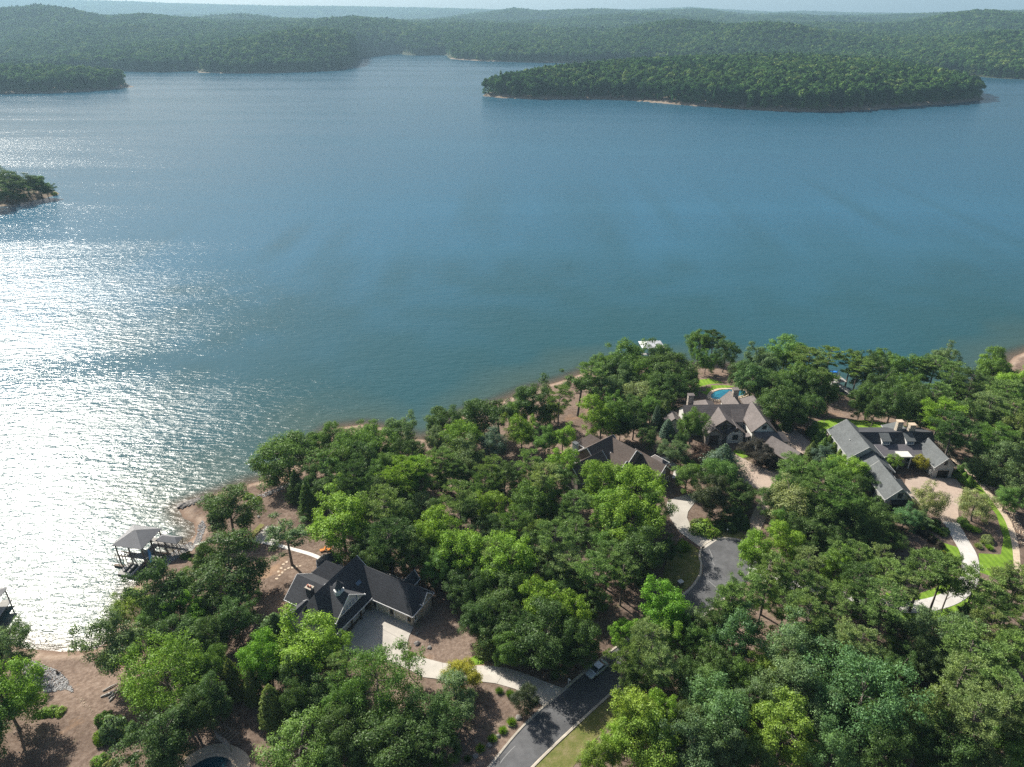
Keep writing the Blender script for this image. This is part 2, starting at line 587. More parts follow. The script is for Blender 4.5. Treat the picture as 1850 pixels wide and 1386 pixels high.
def water_mat():
    m, nt, out = new_mat('lake_water')
    g = nt.nodes.new('ShaderNodeNewGeometry')
    pos = g.outputs['Position']
    p = N(nt, 'ShaderNodeBsdfDiffuse')
    gl = N(nt, 'ShaderNodeBsdfGlossy', distribution='BECKMANN', Roughness=0.28)
    gl.inputs['Color'].default_value = (0.5, 0.5, 0.5, 1)
    fr = N(nt, 'ShaderNodeFresnel', IOR=1.333)
    # wind ripples: two crossing trains plus chop
    def ripple(rot, scale, det, dist):
        mp = N(nt, 'ShaderNodeMapping')
        mp.inputs['Rotation'].default_value = (0, 0, R(rot))
        mp.inputs['Scale'].default_value = scale
        nt.links.new(pos, mp.inputs['Vector'])
        return noise(nt, 1.0, det, mp.outputs[0], 0.56, dist)
    a = ripple(18, (0.26, 0.85, 1), 4, 0.5)
    b_ = ripple(-24, (0.35, 0.95, 1), 3, 0.4)
    c_ = ripple(8, (0.10, 0.22, 1), 2, 0.2)
    s1 = N(nt, 'ShaderNodeMath', operation='MULTIPLY_ADD')
    nt.links.new(b_, s1.inputs[0]); s1.inputs[1].default_value = 0.7; nt.links.new(a, s1.inputs[2])
    s2 = N(nt, 'ShaderNodeMath', operation='MULTIPLY_ADD')
    nt.links.new(c_, s2.inputs[0]); s2.inputs[1].default_value = 1.2; nt.links.new(s1.outputs[0], s2.inputs[2])
    # calmer and ruffled lanes across the lake
    mp = N(nt, 'ShaderNodeMapping')
    mp.inputs['Rotation'].default_value = (0, 0, R(12))
    mp.inputs['Scale'].default_value = (0.0016, 0.010, 1)
    nt.links.new(pos, mp.inputs['Vector'])
    lanes = ramp(nt, noise(nt, 1.0, 4, mp.outputs[0], 0.6, 0.8), [(0.36, (0.6,) * 3), (0.56, (1.0,) * 3)])
    b = N(nt, 'ShaderNodeBump', Distance=0.62)
    rr = N(nt, 'ShaderNodeMapRange')
    for s_, v_ in (('From Min', 0.6), ('From Max', 1.0), ('To Min', 0.19), ('To Max', 0.28)): rr.inputs[s_].default_value = v_
    nt.links.new(lanes, rr.inputs['Value'])
    nt.links.new(rr.outputs[0], gl.inputs['Roughness'])
    st = N(nt, 'ShaderNodeMath', operation='MULTIPLY')
    nt.links.new(lanes, st.inputs[0]); st.inputs[1].default_value = 0.42
    nt.links.new(st.outputs[0], b.inputs['Strength'])
    nt.links.new(s2.outputs[0], b.inputs['Height'])
    for q in (p, gl, fr): nt.links.new(b.outputs[0], q.inputs['Normal'])
    dp = N(nt, 'ShaderNodeAttribute', attribute_name='depth')
    col = ramp(nt, dp.outputs['Fac'], [(0.0, (0.10, 0.10, 0.075)), (0.025, (0.045, 0.085, 0.078)), (0.10, (0.022, 0.078, 0.094)), (1.0, (0.036, 0.135, 0.215))])  # far blue is raised to stand in for sky reflection dimmed in the gloss
    nt.links.new(col, p.inputs['Color'])
    body = N(nt, 'ShaderNodeMixShader')
    nt.links.new(fr.outputs[0], body.inputs[0])
    nt.links.new(p.outputs[0], body.inputs[1])
    nt.links.new(gl.outputs[0], body.inputs[2])
    tr = N(nt, 'ShaderNodeBsdfTransparent')
    al = N(nt, 'ShaderNodeMapRange')
    al.inputs['From Min'].default_value = 0.0
    al.inputs['From Max'].default_value = 0.028
    al.inputs['To Min'].default_value = 0.35
    al.inputs['To Max'].default_value = 1.0
    nt.links.new(dp.outputs['Fac'], al.inputs['Value'])
    mx = N(nt, 'ShaderNodeMixShader')
    nt.links.new(al.outputs[0], mx.inputs[0])
    nt.links.new(tr.outputs[0], mx.inputs[1])
    nt.links.new(body.outputs[0], mx.inputs[2])
    nt.links.new(mx.outputs[0], out.inputs[0])
    return m


M['lawn'] = lawn_mat()
M['verge'] = rough_grass_mat()
M['ground'] = ground_mat()
M['water'] = water_mat()
M['far_ground'] = surf('forest_floor', [(0.020, 0.030, 0.014), (0.045, 0.055, 0.025)], 0.05, 1.0)
M['far_bank'] = surf('far_sand_bank', [(0.15, 0.115, 0.08), (0.26, 0.205, 0.155)], 0.05, 1.0)


def pool_mat(name, a, b_):
    m, nt, out = new_mat(name)
    p = N(nt, 'ShaderNodeBsdfPrincipled', Roughness=0.05, IOR=1.333)
    c = ramp(nt, noise(nt, 0.25, 2), [(0.35, a), (0.65, b_)])
    nt.links.new(c, p.inputs['Base Color'])
    b = N(nt, 'ShaderNodeBump', Strength=0.15, Distance=0.1)
    nt.links.new(noise(nt, 2.5, 2), b.inputs['Height'])
    nt.links.new(b.outputs[0], p.inputs['Normal'])
    nt.links.new(p.outputs[0], out.inputs[0])
    return m


M['pool'] = pool_mat('pool_water', (0.010, 0.075, 0.15), (0.025, 0.19, 0.26))
M['pool_dark'] = pool_mat('dark_pool_water', (0.006, 0.030, 0.045), (0.010, 0.055, 0.075))
# ------------------------------------------------------------------ near land, lake, far land
def grid_mesh(name, xs, ys, hfun, mat, attrs=()):
    X, Y = np.meshgrid(xs, ys)
    P = np.column_stack([X.ravel(), Y.ravel()])
    Z = hfun(P)
    nx, ny = len(xs), len(ys)
    i, j = np.meshgrid(np.arange(nx - 1), np.arange(ny - 1))
    k = (j * nx + i).ravel()
    Fq = np.column_stack([k, k + 1, k + nx + 1, k + nx])
    me = fast_mesh(name, np.column_stack([P, Z]), Fq, mat, True)
    for an, f in attrs:
        a = me.attributes.new(an, 'FLOAT', 'POINT')
        a.data.foreach_set('value', np.asarray(f(P), np.float32))
    return me


gx = np.concatenate([[-900, -600, -400, -300, -230, -185, -165], np.arange(-150, 260, 0.9), [266, 280, 300, 320, 360, 420, 520, 700, 900]])
gy = np.concatenate([[-500, -200, -50, 20, 40], np.arange(54, 262, 0.9), [264, 270, 280, 290, 300, 315, 330]])
tag(link('ground', grid_mesh('ground', gx, gy, land_h, M['ground'], [('shore', lambda P: np.clip(shore_d(P), -30, 60))])),
    'brown pine straw and red clay ground of the wooded peninsula', 'ground', kind='structure')

wx = np.concatenate([[-12400, -6000, -3000, -1500, -800, -450, -280], np.arange(-200, 300, 2.5), [340, 420, 600, 900, 1500, 3000, 6000, 12400]])
wy = np.concatenate([[-2000, -500, 0, 40], np.arange(60, 320, 2.5), [340, 380, 450, 600, 900, 1400, 2200, 4000, 8000, 12400]])


def depth01(P):
    d = -shore_d(P)
    return np.clip(np.maximum(d, 0) * (0.95 + 0.3 * vnoise(P[:, 0], P[:, 1], 14, 8)) / 220.0, 0, 1)


tag(link('lake', grid_mesh('lake', wx, wy, lambda P: np.zeros(len(P)), M['water'], [('depth', depth01)])),
    'wide blue green lake with wind ripples and sun glitter', 'lake', kind='structure')

# far mainland: its shore runs across the back of the lake
FAR_SHORE = np.array([at(x, y, 0) for x, y in [(-900, 120), (-300, 124), (0, 128), (150, 130), (215, 129), (290, 131), (352, 127), (366, 130), (420, 131), (520, 130), (600, 127), (632, 121), (640, 117),
                                               (652, 104), (690, 99), (720, 97), (745, 100), (775, 99.5), (806, 99), (814, 105), (860, 108), (920, 111), (1000, 109), (1080, 112), (1300, 118), (1600, 128), (1740, 137), (1800, 141), (1850, 143), (2000, 146), (2600, 150)]])
FS_AZ = FAR_SHORE[:, 0] / FAR_SHORE[:, 1]
# ridge lines: (photo skyline, distance, width of the ridge)
RIDGES = [
    ([(-400, 30), (0, 20), (75, 13), (130, 20), (190, 33), (255, 28), (330, 35), (400, 41), (520, 43), (640, 33), (720, 42), (800, 55), (1000, 60), (1600, 60), (2200, 60)], 2900, 420),
    ([(-400, 60), (520, 60), (600, 50), (720, 43), (820, 37), (900, 42), (1010, 38), (1080, 30), (1180, 26), (1250, 34), (1330, 42), (1500, 48), (1620, 42), (1700, 36), (1850, 33), (2300, 30)], 3700, 420),
    ([(-400, 60), (700, 55), (800, 36), (900, 21), (930, 16.5), (975, 22), (1030, 19.5), (1090, 18), (1160, 22), (1260, 18), (1290, 21), (1350, 28), (1430, 26), (1480, 31), (1600, 29), (1700, 25), (1850, 21), (2300, 20)], 5000, 520),
    ([(-400, -2), (0, 2), (120, 3), (240, 6), (300, 9), (500, 14), (640, 15), (800, 18), (900, 21), (1000, 26), (1200, 18.5), (1250, 16.5), (1300, 20), (1400, 25), (1450, 23), (1530, 26), (1700, 28), (1850, 26), (2300, 26)], 7800, 900),
]
RZ = []
for pts, dist, wdt in RIDGES:
    azs, zs = [], []
    for (x, y) in pts:
        a = (x - 925) / FPX
        b = -(y - 693) / FPX
        d = np.array([a, CP + SP * b, -SP + CP * b])
        azs.append(d[0] / d[1])
        zs.append(CAM_H + dist * d[2] / d[1] - (17 if dist < 7000 else 10))
    RZ.append((np.array(azs), np.array(zs), dist, wdt))


def far_h(P):
    x, y = P[:, 0], P[:, 1]
    az = x / y
    ys = np.interp(az, FS_AZ, FAR_SHORE[:, 1])
    ys = ys + 14 * vnoise(x, y * 0 + 0.5, 130, 21) + 5 * vnoise(x, y * 0 + 0.5, 40, 22)
    d = y - ys
    base = 32 + 40 * vnoise(x, y, 600, 11) + 18 * vnoise(x, y, 250, 12) + np.clip(d, 0, 2000) * 0.012
    h = base
    for azs, zs, dist, wdt in RZ:
        zr = np.interp(az, azs, zs)
        yy = dist + 140 * vnoise(x, y * 0, 600, 31)
        q = (y - yy) / wdt
        h = np.maximum(h, np.where(q < 0, base + (zr - base) * np.exp(-q * q), base * 0.4 + (zr - base * 0.4) * np.exp(-q * q * 0.35)))
    return np.where(d > 0, h * (1 - np.exp(-d / 90.0)) + np.minimum(d, 12) * 0.12, np.maximum(-2.8, d * 0.1)), d


def far_grid():
    az = np.linspace(-1.0, 1.0, 420)
    rows = np.concatenate([np.geomspace(1380, 12000, 190)])
    A, Y = np.meshgrid(az, rows)
    P = np.column_stack([(A * Y).ravel(), Y.ravel()])
    Z, d = far_h(P)
    nx, ny = len(az), len(rows)
    i, j = np.meshgrid(np.arange(nx - 1), np.arange(ny - 1))
    k = (j * nx + i).ravel()
    return fast_mesh('far_hills', np.column_stack([P, Z]), np.column_stack([k, k + 1, k + nx + 1, k + nx]), M['far_ground'], True)


tag(link('far_hills', far_grid()), 'forested hills rising beyond the far shore of the lake', 'hills', kind='structure')

# islands and points: outline at water level, top height
ISLES = {
    'wooded_island': ([(872, 173), (905, 177), (960, 179), (1060, 178.5), (1140, 181), (1200, 187), (1250, 191), (1330, 196), (1400, 200.5), (1470, 202), (1540, 200), (1600, 196), (1660, 191), (1720, 187), (1778, 180),
                       (1768, 172), (1740, 160), (1700, 150), (1640, 141), (1540, 134), (1400, 131), (1250, 132), (1120, 137), (1020, 145), (950, 155), (895, 166)], 26.0, 120.0),
    'wooded_point': ([(-500, 190), (0, 169), (90, 168), (150, 165), (205, 161), (236, 157), (228, 151), (180, 145), (100, 141), (0, 140), (-500, 150)], 10.0, 80.0),
    'shore_spur': ([(362, 131), (400, 132.5), (480, 132), (560, 129.5), (625, 124), (634, 121), (600, 118), (500, 119), (400, 123), (360, 127)], 8.0, 80.0),
    'shore_point': ([(812, 106), (830, 108), (880, 111), (960, 113), (1060, 114.5), (1100, 113), (1100, 106), (960, 102), (850, 102.5)], 12.0, 90.0),
}
ISLE_W = {}
for nm, (pp, top, sc_) in ISLES.items():
    A = np.array([at(x, y, 0) for x, y in pp])
    ISLE_W[nm] = (A, top, sc_)


def isle_h(nm, P):
    A, top, sc_ = ISLE_W[nm]
    d = seg_dist(P, np.vstack([A, A[:1]]))
    d = d + 6 * vnoise(P[:, 0], P[:, 1], 60, 41)
    d = np.where(in_poly(P, A), d, -d)
    return np.where(d > 0, top * (1 - np.exp(-d / sc_)) + np.minimum(d, 8) * 0.16, np.maximum(-2.5, d * 0.12)), d


for nm in ISLE_W:
    A = ISLE_W[nm][0]
    xs = np.linspace(A[:, 0].min() - 12, A[:, 0].max() + 12, 150)
    ys = np.linspace(A[:, 1].min() - 12, A[:, 1].max() + 12, 90)
    me = grid_mesh(nm, xs, ys, lambda P, nm=nm: isle_h(nm, P)[0], M['far_bank'])
    lab = {'wooded_island': 'long wooded island with a pale sand rim in the lake', 'wooded_point': 'low wooded point reaching in from the left of the far lake',
           'shore_spur': 'wooded spur of the far shore left of the narrows', 'shore_point': 'wooded point of the far shore right of the narrows'}[nm]
    tag(link(nm, me), lab, 'land', kind='structure')

# nearer islet at the left edge of the picture
A = np.array([at(x, y, 0) for x, y in [(-400, 400), (-60, 374), (0, 372), (40, 367), (75, 360), (107, 351), (100, 346), (70, 338), (20, 330), (-60, 326), (-400, 330)]])
ISLE_W['islet'] = (A, 6.0, 40.0)
xs = np.linspace(A[:, 0].min(), A[:, 0].max() + 8, 120)
ys = np.linspace(A[:, 1].min() - 8, A[:, 1].max() + 8, 60)
tag(link('islet', grid_mesh('islet', xs, ys, lambda P: isle_h('islet', P)[0], M['far_bank'])), 'small wooded islet tip at the left edge of the lake', 'land', kind='structure')


# ------------------------------------------------------------------ leaf and tree meshes
def leaves(rng, C, Nn, size, aspect=0.62, fold=0.25):
    """folded diamond leaves: centres, normals, half lengths"""
    n = len(C)
    Nn = Nn / (np.linalg.norm(Nn, axis=1, keepdims=True) + 1e-9)
    T = rng.normal(size=(n, 3))
    T -= (T * Nn).sum(1, keepdims=True) * Nn
    T /= np.linalg.norm(T, axis=1, keepdims=True) + 1e-9
    B = np.cross(Nn, T)
    s = np.asarray(size).reshape(-1, 1)
    V = np.stack([C + T * s, C + B * s * aspect + Nn * s * fold, C - T * s, C - B * s * aspect + Nn * s * fold], 1).reshape(-1, 3)
    k = np.arange(n) * 4
    return V, np.column_stack([k, k + 1, k + 2, k + 3])


def blades(rng, C, D, ln, wd):
    """narrow needle bundles: base C, direction D"""
    D = D / (np.linalg.norm(D, axis=1, keepdims=True) + 1e-9)
    S = np.cross(D, rng.normal(size=D.shape))
    S /= np.linalg.norm(S, axis=1, keepdims=True) + 1e-9
    ln = np.asarray(ln).reshape(-1, 1)
    V = np.stack([C, C + D * ln * 0.5 + S * wd, C + D * ln, C + D * ln * 0.5 - S * wd], 1).reshape(-1, 3)
    k = np.arange(len(C)) * 4
    return V, np.column_stack([k, k + 1, k + 2, k + 3])


def rdir(rng, n):
    v = rng.normal(size=(n, 3))
    return v / np.linalg.norm(v, axis=1, keepdims=True)


def broadleaf(seed, H=12.0, RR=4.5, K=120, per=210, ls=(0.09, 0.18), flat=0.8, base=0.13, lob=0.30, crf=(0.13, 0.25)):
    rng = np.random.RandomState(seed)
    zc, rz = H * (0.5 + base / 2), H * (0.5 - base / 2)
    ph = rng.rand(5) * 6.28
    fr = rng.randint(1, 5, 5)
    D = rdir(rng, K * 3)
    D = D[D[:, 2] > -0.8][:K]
    az = np.arctan2(D[:, 1], D[:, 0])
    lobe = 1 + lob * sum(np.sin(fr[i] * az + ph[i] + 2.1 * D[:, 2] * (i - 2)) for i in range(5)) / 2.4
    rad = (0.42 + 0.56 * rng.rand(len(D)) ** 0.55) * lobe
    shape = np.where(D[:, 2] < 0, 0.92, 1.0)
    C = D * rad[:, None] * np.array([RR, RR, rz]) * shape[:, None]
    C[:, 2] += zc
    rc = RR * (crf[0] + (crf[1] - crf[0]) * rng.rand(len(D)))
    Vs, Fs, n0 = [], [], 0
    for c, r in zip(C, rc):
        m = int(per * (r / (RR * 0.19)) ** 2)
        d = rdir(rng, m)
        keep = (d[:, 2] > -0.15) | (rng.rand(m) < 0.35)
        d = d[keep]
        bump = 1 + 0.22 * np.sin(d[:, 0] * 5 + seed) * np.sin(d[:, 1] * 5 + c[0]) + 0.1 * rng.normal(size=len(d))
        P = c + d * (r * bump * (0.30 + 0.85 * rng.rand(len(d)) ** 0.6))[:, None] * np.array([1, 1, flat])
        Nn = d * 0.9 + rng.normal(size=d.shape) * 0.45 + np.array([0, 0, 0.35])
        V, Fq = leaves(rng, P, Nn, rng.uniform(ls[0], ls[1], len(P)))
        Vs.append(V); Fs.append(Fq + n0); n0 += len(V)
    crown = fast_mesh('crown', np.vstack(Vs), np.vstack(Fs), M['leaf'])
    mb = MB()
    lean = rng.normal(size=2) * 0.25
    top = (lean[0], lean[1], zc + rz * 0.3)
    mb.tube([(0, 0, -0.6), (0, 0, 0.25), (lean[0] * 0.3, lean[1] * 0.3, H * base * 0.8), (lean[0] * 0.7, lean[1] * 0.7, zc), top], [0.36, 0.26, 0.21, 0.15, 0.05], 8)
    for c in C[:16]:
        z0 = max(H * base * 0.7, min(c[2] - 0.35 * math.hypot(c[0], c[1]), zc + rz * 0.2))
        mb.tube([(lean[0] * 0.5, lean[1] * 0.5, z0), (c[0] * 0.5, c[1] * 0.5, z0 + (c[2] - z0) * 0.6), tuple(c)], [0.11, 0.07, 0.02], 5)
    trunk = mesh_data('trunk', mb.V, mb.F, M['bark_grey'], True)
    return trunk, crown, H, RR, 0.5 + base / 2


def pine(seed, H=13.0, RR=3.2, nb=27, base=0.48, density=1.0, bark='bark_grey'):
    rng = np.random.RandomState(seed)
    mb = MB()
    lean = rng.normal(size=2) * 0.5
    ax = lambda t: (lean[0] * t * t, lean[1] * t * t, H * t)
    mb.tube([(0, 0, -0.6)] + [ax(t) for t in (0.02, 0.25, 0.5, 0.75, 0.97)], [0.27, 0.22, 0.18, 0.14, 0.09, 0.03], 7)
    Vs, Fs, n0 = [], [], 0
    for i in range(nb):
        t = base + (1 - base) * ((i + rng.rand()) / nb) * 0.97
        u = (t - base) / (1 - base)
        prof = (0.55 + 0.75 * u) if u < 0.55 else (0.96 * (1 - (u - 0.55) / 0.45) ** 0.75 + 0.12)
        L = RR * prof * rng.uniform(0.6, 1.12)
        az = i * 2.4 + rng.normal() * 0.5
        up = rng.uniform(0.02, 0.34) + 0.25 * u
        a = np.array(ax(t))
        dr = np.array([math.cos(az), math.sin(az), up])
        e = a + dr * L
        mid = a + dr * L * 0.55 - np.array([0, 0, 0.12])
        mb.tube([tuple(a), tuple(mid), tuple(e)], [0.055, 0.035, 0.012], 4, False)
        nt_ = int((8 + 11 * L / RR) * density)
        f = 0.42 + 0.66 * rng.rand(nt_) ** 0.8
        side = rng.normal(size=nt_) * 0.24 * L * (0.25 + f * 0.8)
        pd = np.array([-math.sin(az), math.cos(az), 0])
        T = a + dr * L * f[:, None] + pd * side[:, None] + np.column_stack([np.zeros(nt_), np.zeros(nt_), rng.uniform(-0.05, 0.16, nt_)])
        for c in T:
            m = 32
            d = rdir(rng, m)
            d[:, 2] = np.abs(d[:, 2]) * 0.9 - 0.15
            d += dr * 0.45
            P = c + rng.normal(size=(m, 3)) * np.array([0.16, 0.16, 0.07])
            V, Fq = blades(rng, P, d, rng.uniform(0.22, 0.42, m), 0.042)
            Vs.append(V); Fs.append(Fq + n0); n0 += len(V)
    for i in range(5):
        t = rng.uniform(0.25, base)
        az = rng.rand() * 6.28
        a = ax(t)
        mb.tube([a, (a[0] + math.cos(az) * 0.9, a[1] + math.sin(az) * 0.9, a[2] + 0.15)], [0.03, 0.01], 4, False)
    crown = fast_mesh('crown', np.vstack(Vs), np.vstack(Fs), M['needle'])
    trunk = mesh_data('trunk', mb.V, mb.F, M[bark], True)
    return trunk, crown, H, RR, 0.5 + base / 2 + 0.04


def cone(seed, H=8.0, RR=1.8, n=6500, ragged=0.38, power=0.8, base=0.04):
    rng = np.random.RandomState(seed)
    u = 1 - np.sqrt(rng.rand(n))
    az = rng.rand(n) * 6.283
    lob = 1 + ragged * np.sin(az * 4 + u * 19 + seed) * np.sin(u * 27 + az * 3) + ragged * 0.4 * np.sin(az * 9 - u * 41) + ragged * 0.5 * rng.normal(size=n)
    r = RR * (1 - u) ** power * lob * (0.82 + 0.22 * rng.rand(n))
    r *= np.clip(0.55 + u * 6, 0, 1)
    C = np.column_stack([r * np.cos(az), r * np.sin(az), H * (base + (1 - base) * u)])
    Nn = np.column_stack([np.cos(az), np.sin(az), np.full(n, 0.55)]) + rng.normal(size=(n, 3)) * 0.5
    V, Fq = leaves(rng, C, Nn, rng.uniform(0.09, 0.19, n), 0.55)
    crown = fast_mesh('crown', V, Fq, M['leaf'])
    mb = MB()
    mb.tube([(0, 0, -0.5), (0, 0, H * 0.3), (0, 0, H * 0.92)], [0.16, 0.11, 0.02], 6)
    return mesh_data('trunk', mb.V, mb.F, M['bark'], True), crown, H, RR, 0.42


def shrub(seed, H=1.2, RR=0.9, n=1700, ls=(0.05, 0.10)):
    rng = np.random.RandomState(seed)
    d = rdir(rng, n)
    d[:, 2] = np.abs(d[:, 2]) * 1.0 - 0.12
    az = np.arctan2(d[:, 1], d[:, 0])
    bmp = 1 + 0.13 * np.sin(az * 3 + seed) + 0.12 * np.sin(d[:, 2] * 7 + az * 4)
    P = d * np.array([RR, RR, H * 0.85]) * (bmp * (0.75 + 0.25 * rng.rand(n)))[:, None]
    P[:, 2] += H * 0.14
    V, Fq = leaves(rng, P, d + rng.normal(size=(n, 3)) * 0.45, rng.uniform(ls[0], ls[1], n))
    crown = fast_mesh('foliage', V, Fq, M['leaf'])
    mb = MB()
    for i in range(5):
        a = i * 1.256 + seed
        mb.tube([(0, 0, -0.2), (math.cos(a) * RR * 0.3, math.sin(a) * RR * 0.3, H * 0.35), (math.cos(a) * RR * 0.55, math.sin(a) * RR * 0.55, H * 0.7)], [0.04, 0.03, 0.01], 4)
    return mesh_data('stem', mb.V, mb.F, M['bark'], True), crown, H, RR, 0.5


def tuft(seed, H=1.0, RR=0.75, n=520):
    rng = np.random.RandomState(seed)
    az = rng.rand(n) * 6.283
    tilt = rng.rand(n) ** 0.7
    D = np.column_stack([np.cos(az) * tilt, np.sin(az) * tilt, 1.05 - 0.55 * tilt])
    C = np.column_stack([np.cos(az), np.sin(az), np.zeros(n)]) * (rng.rand(n) * 0.22)[:, None]
    V, Fq = blades(rng, C, D, rng.uniform(0.7, 1.1, n) * H, 0.022)
    crown = fast_mesh('foliage', V, Fq, M['leaf'])
    mb = MB().lathe([(0.2, -0.1), (0.16, 0.12), (0.05, 0.2)], 6)
    return mesh_data('stem', mb.V, mb.F, M['bark'], True), crown, H, RR, 0.5


# ------------------------------------------------------------------ far forest: crowns too far and too many to count
def far_crown(seed, conif=False):
    rng = np.random.RandomState(seed)
    Vs, Fs, n0 = [], [], 0
    if conif:
        n = 170
        u = rng.rand(n) ** 1.2
        az = rng.rand(n) * 6.283
        r = 3.2 * (1 - u) ** 0.75 * (0.75 + 0.35 * rng.rand(n))
        P = np.column_stack([r * np.cos(az), r * np.sin(az), 7 + 13 * u])
        Nn = np.column_stack([np.cos(az), np.sin(az), np.full(n, 0.8)]) + rng.normal(size=(n, 3)) * 0.4
        V, Fq = leaves(rng, P, Nn, rng.uniform(0.8, 1.3, n), 0.7)
    else:
        d = rdir(rng, 60)
        d = d[d[:, 2] > -0.4][:26]
        C = d * np.array([3.2, 3.2, 4.6]) * (0.6 + 0.4 * rng.rand(len(d)))[:, None] + np.array([0, 0, 12.5])
        P, Nn = [], []
        for c in C:
            e = rdir(rng, 11)
            e[:, 2] = np.abs(e[:, 2]) * 0.9 - 0.1
            P.append(c + e * np.array([1.7, 1.7, 1.35])); Nn.append(e + rng.normal(size=e.shape) * 0.35)
        for k in range(40):        # lower foliage down the edge trees
            a = rng.rand() * 6.283
            P.append(np.array([[3.0 * math.cos(a), 3.0 * math.sin(a), rng.uniform(1.0, 9.0)]])); Nn.append(np.array([[math.cos(a), math.sin(a), 0.4]]))
        P, Nn = np.vstack(P), np.vstack(Nn)
        V, Fq = leaves(rng, P, Nn, rng.uniform(0.75, 1.25, len(P)), 0.75)
    return fast_mesh('far_crown', V, Fq, M['far_leaf'])


def far_leaf_mat():
    m, nt, out = new_mat('far_leaf')
    oi = nt.nodes.new('ShaderNodeObjectInfo')
    g = nt.nodes.new('ShaderNodeNewGeometry')
    c = ramp(nt, oi.outputs['Random'], [(0.0, (0.028, 0.076, 0.032)), (0.4, (0.066, 0.148, 0.050)), (0.8, (0.112, 0.215, 0.068)), (1.0, (0.190, 0.270, 0.100))])
    v = ramp(nt, g.outputs['Random Per Island'], [(0.0, (0.65,) * 3), (1.0, (1.4, 1.35, 1.2))])
    c = mixc(nt, 1.0, c, v, 'MULTIPLY')
    n = ramp(nt, noise(nt, 0.006, 4), [(0.35, (0.72, 0.82, 0.85)), (0.65, (1.2, 1.12, 1.0))])
    c = mixc(nt, 1.0, c, n, 'MULTIPLY')
    d = N(nt, 'ShaderNodeBsdfDiffuse')
    t = N(nt, 'ShaderNodeBsdfTranslucent')
    nt.links.new(c, d.inputs[0])
    nt.links.new(c, t.inputs[0])
    mx = N(nt, 'ShaderNodeMixShader', Fac=0.3)
    nt.links.new(d.outputs[0], mx.inputs[1])
    nt.links.new(t.outputs[0], mx.inputs[2])
    nt.links.new(mx.outputs[0], out.inputs[0])
    return m


M['far_leaf'] = far_leaf_mat()
PROTO = bpy.data.collections.new('far_crowns')
for i in range(6):
    o = bpy.data.objects.new('far_crown', far_crown(500 + i, i == 5))
    PROTO.objects.link(o)


def scatter(name, P, S_, A_, I_, label):
    me = bpy.data.meshes.new(name)
    me.vertices.add(len(P))
    me.vertices.foreach_set('co', np.asarray(P, np.float32).ravel())
    for an, arr, ty, fld in (('scl', S_, 'FLOAT_VECTOR', 'vector'), ('rotv', A_, 'FLOAT_VECTOR', 'vector'), ('pick', I_, 'INT', 'value')):
        a = me.attributes.new(an, ty, 'POINT')
        a.data.foreach_set(fld, np.asarray(arr, np.int32 if ty == 'INT' else np.float32).ravel())
    o = link(name, me)
    ng = bpy.data.node_groups.new(name, 'GeometryNodeTree')
    ng.interface.new_socket('Geometry', in_out='INPUT', socket_type='NodeSocketGeometry')
    ng.interface.new_socket('Geometry', in_out='OUTPUT', socket_type='NodeSocketGeometry')
    gi, go = ng.nodes.new('NodeGroupInput'), ng.nodes.new('NodeGroupOutput')
    ip = ng.nodes.new('GeometryNodeInstanceOnPoints')
    ci = ng.nodes.new('GeometryNodeCollectionInfo')
    ci.inputs['Collection'].default_value = PROTO
    ci.inputs['Separate Children'].default_value = True
    ci.inputs['Reset Children'].default_value = True
    ip.inputs['Pick Instance'].default_value = True
    for an, ty, sock in (('scl', 'FLOAT_VECTOR', 'Scale'), ('rotv', 'FLOAT_VECTOR', 'Rotation'), ('pick', 'INT', 'Instance Index')):
        na = ng.nodes.new('GeometryNodeInputNamedAttribute')
        na.data_type = ty
        na.inputs['Name'].default_value = an
        ng.links.new(na.outputs['Attribute'], ip.inputs[sock])
    ng.links.new(gi.outputs[0], ip.inputs['Points'])
    ng.links.new(ci.outputs[0], ip.inputs['Instance'])
    ng.links.new(ip.outputs[0], go.inputs[0])
    md = o.modifiers.new('forest', 'NODES')
    md.node_group = ng
    tag(o, label, 'forest', kind='stuff')
    return o


def forest_points(rng, x0, x1, y0, y1, sp, hfun, dmin, smin, smax, cull=None):
    xs = np.arange(x0, x1, sp)
    ys = np.arange(y0, y1, sp)
    X, Y = np.meshgrid(xs, ys)
    P = np.column_stack([X.ravel(), Y.ravel()]) + rng.uniform(-0.5, 0.5, (X.size, 2)) * sp
    if cull is not None: P = P[cull(P)]
    h, d = hfun(P)
    k = d > dmin
    P, h = P[k], h[k]
    s = rng.uniform(smin, smax, len(P)) * (1 + 0.12 * vnoise(P[:, 0], P[:, 1], 45, 77))
    S_ = np.column_stack([s * rng.uniform(0.85, 1.15, len(P)), s * rng.uniform(0.85, 1.15, len(P)), np.minimum(s, 1.15 + 0.08 * s) * rng.uniform(0.8, 1.12, len(P))])
    A_ = np.column_stack([np.zeros((len(P), 2)), rng.rand(len(P)) * 6.283])
    conif = vnoise(P[:, 0], P[:, 1], 90, 78) + 0.6 * rng.normal(size=len(P)) > 1.15
    I_ = np.where(conif, 5, rng.randint(0, 5, len(P)))
    return np.column_stack([P, h - 0.3]), S_, A_, I_


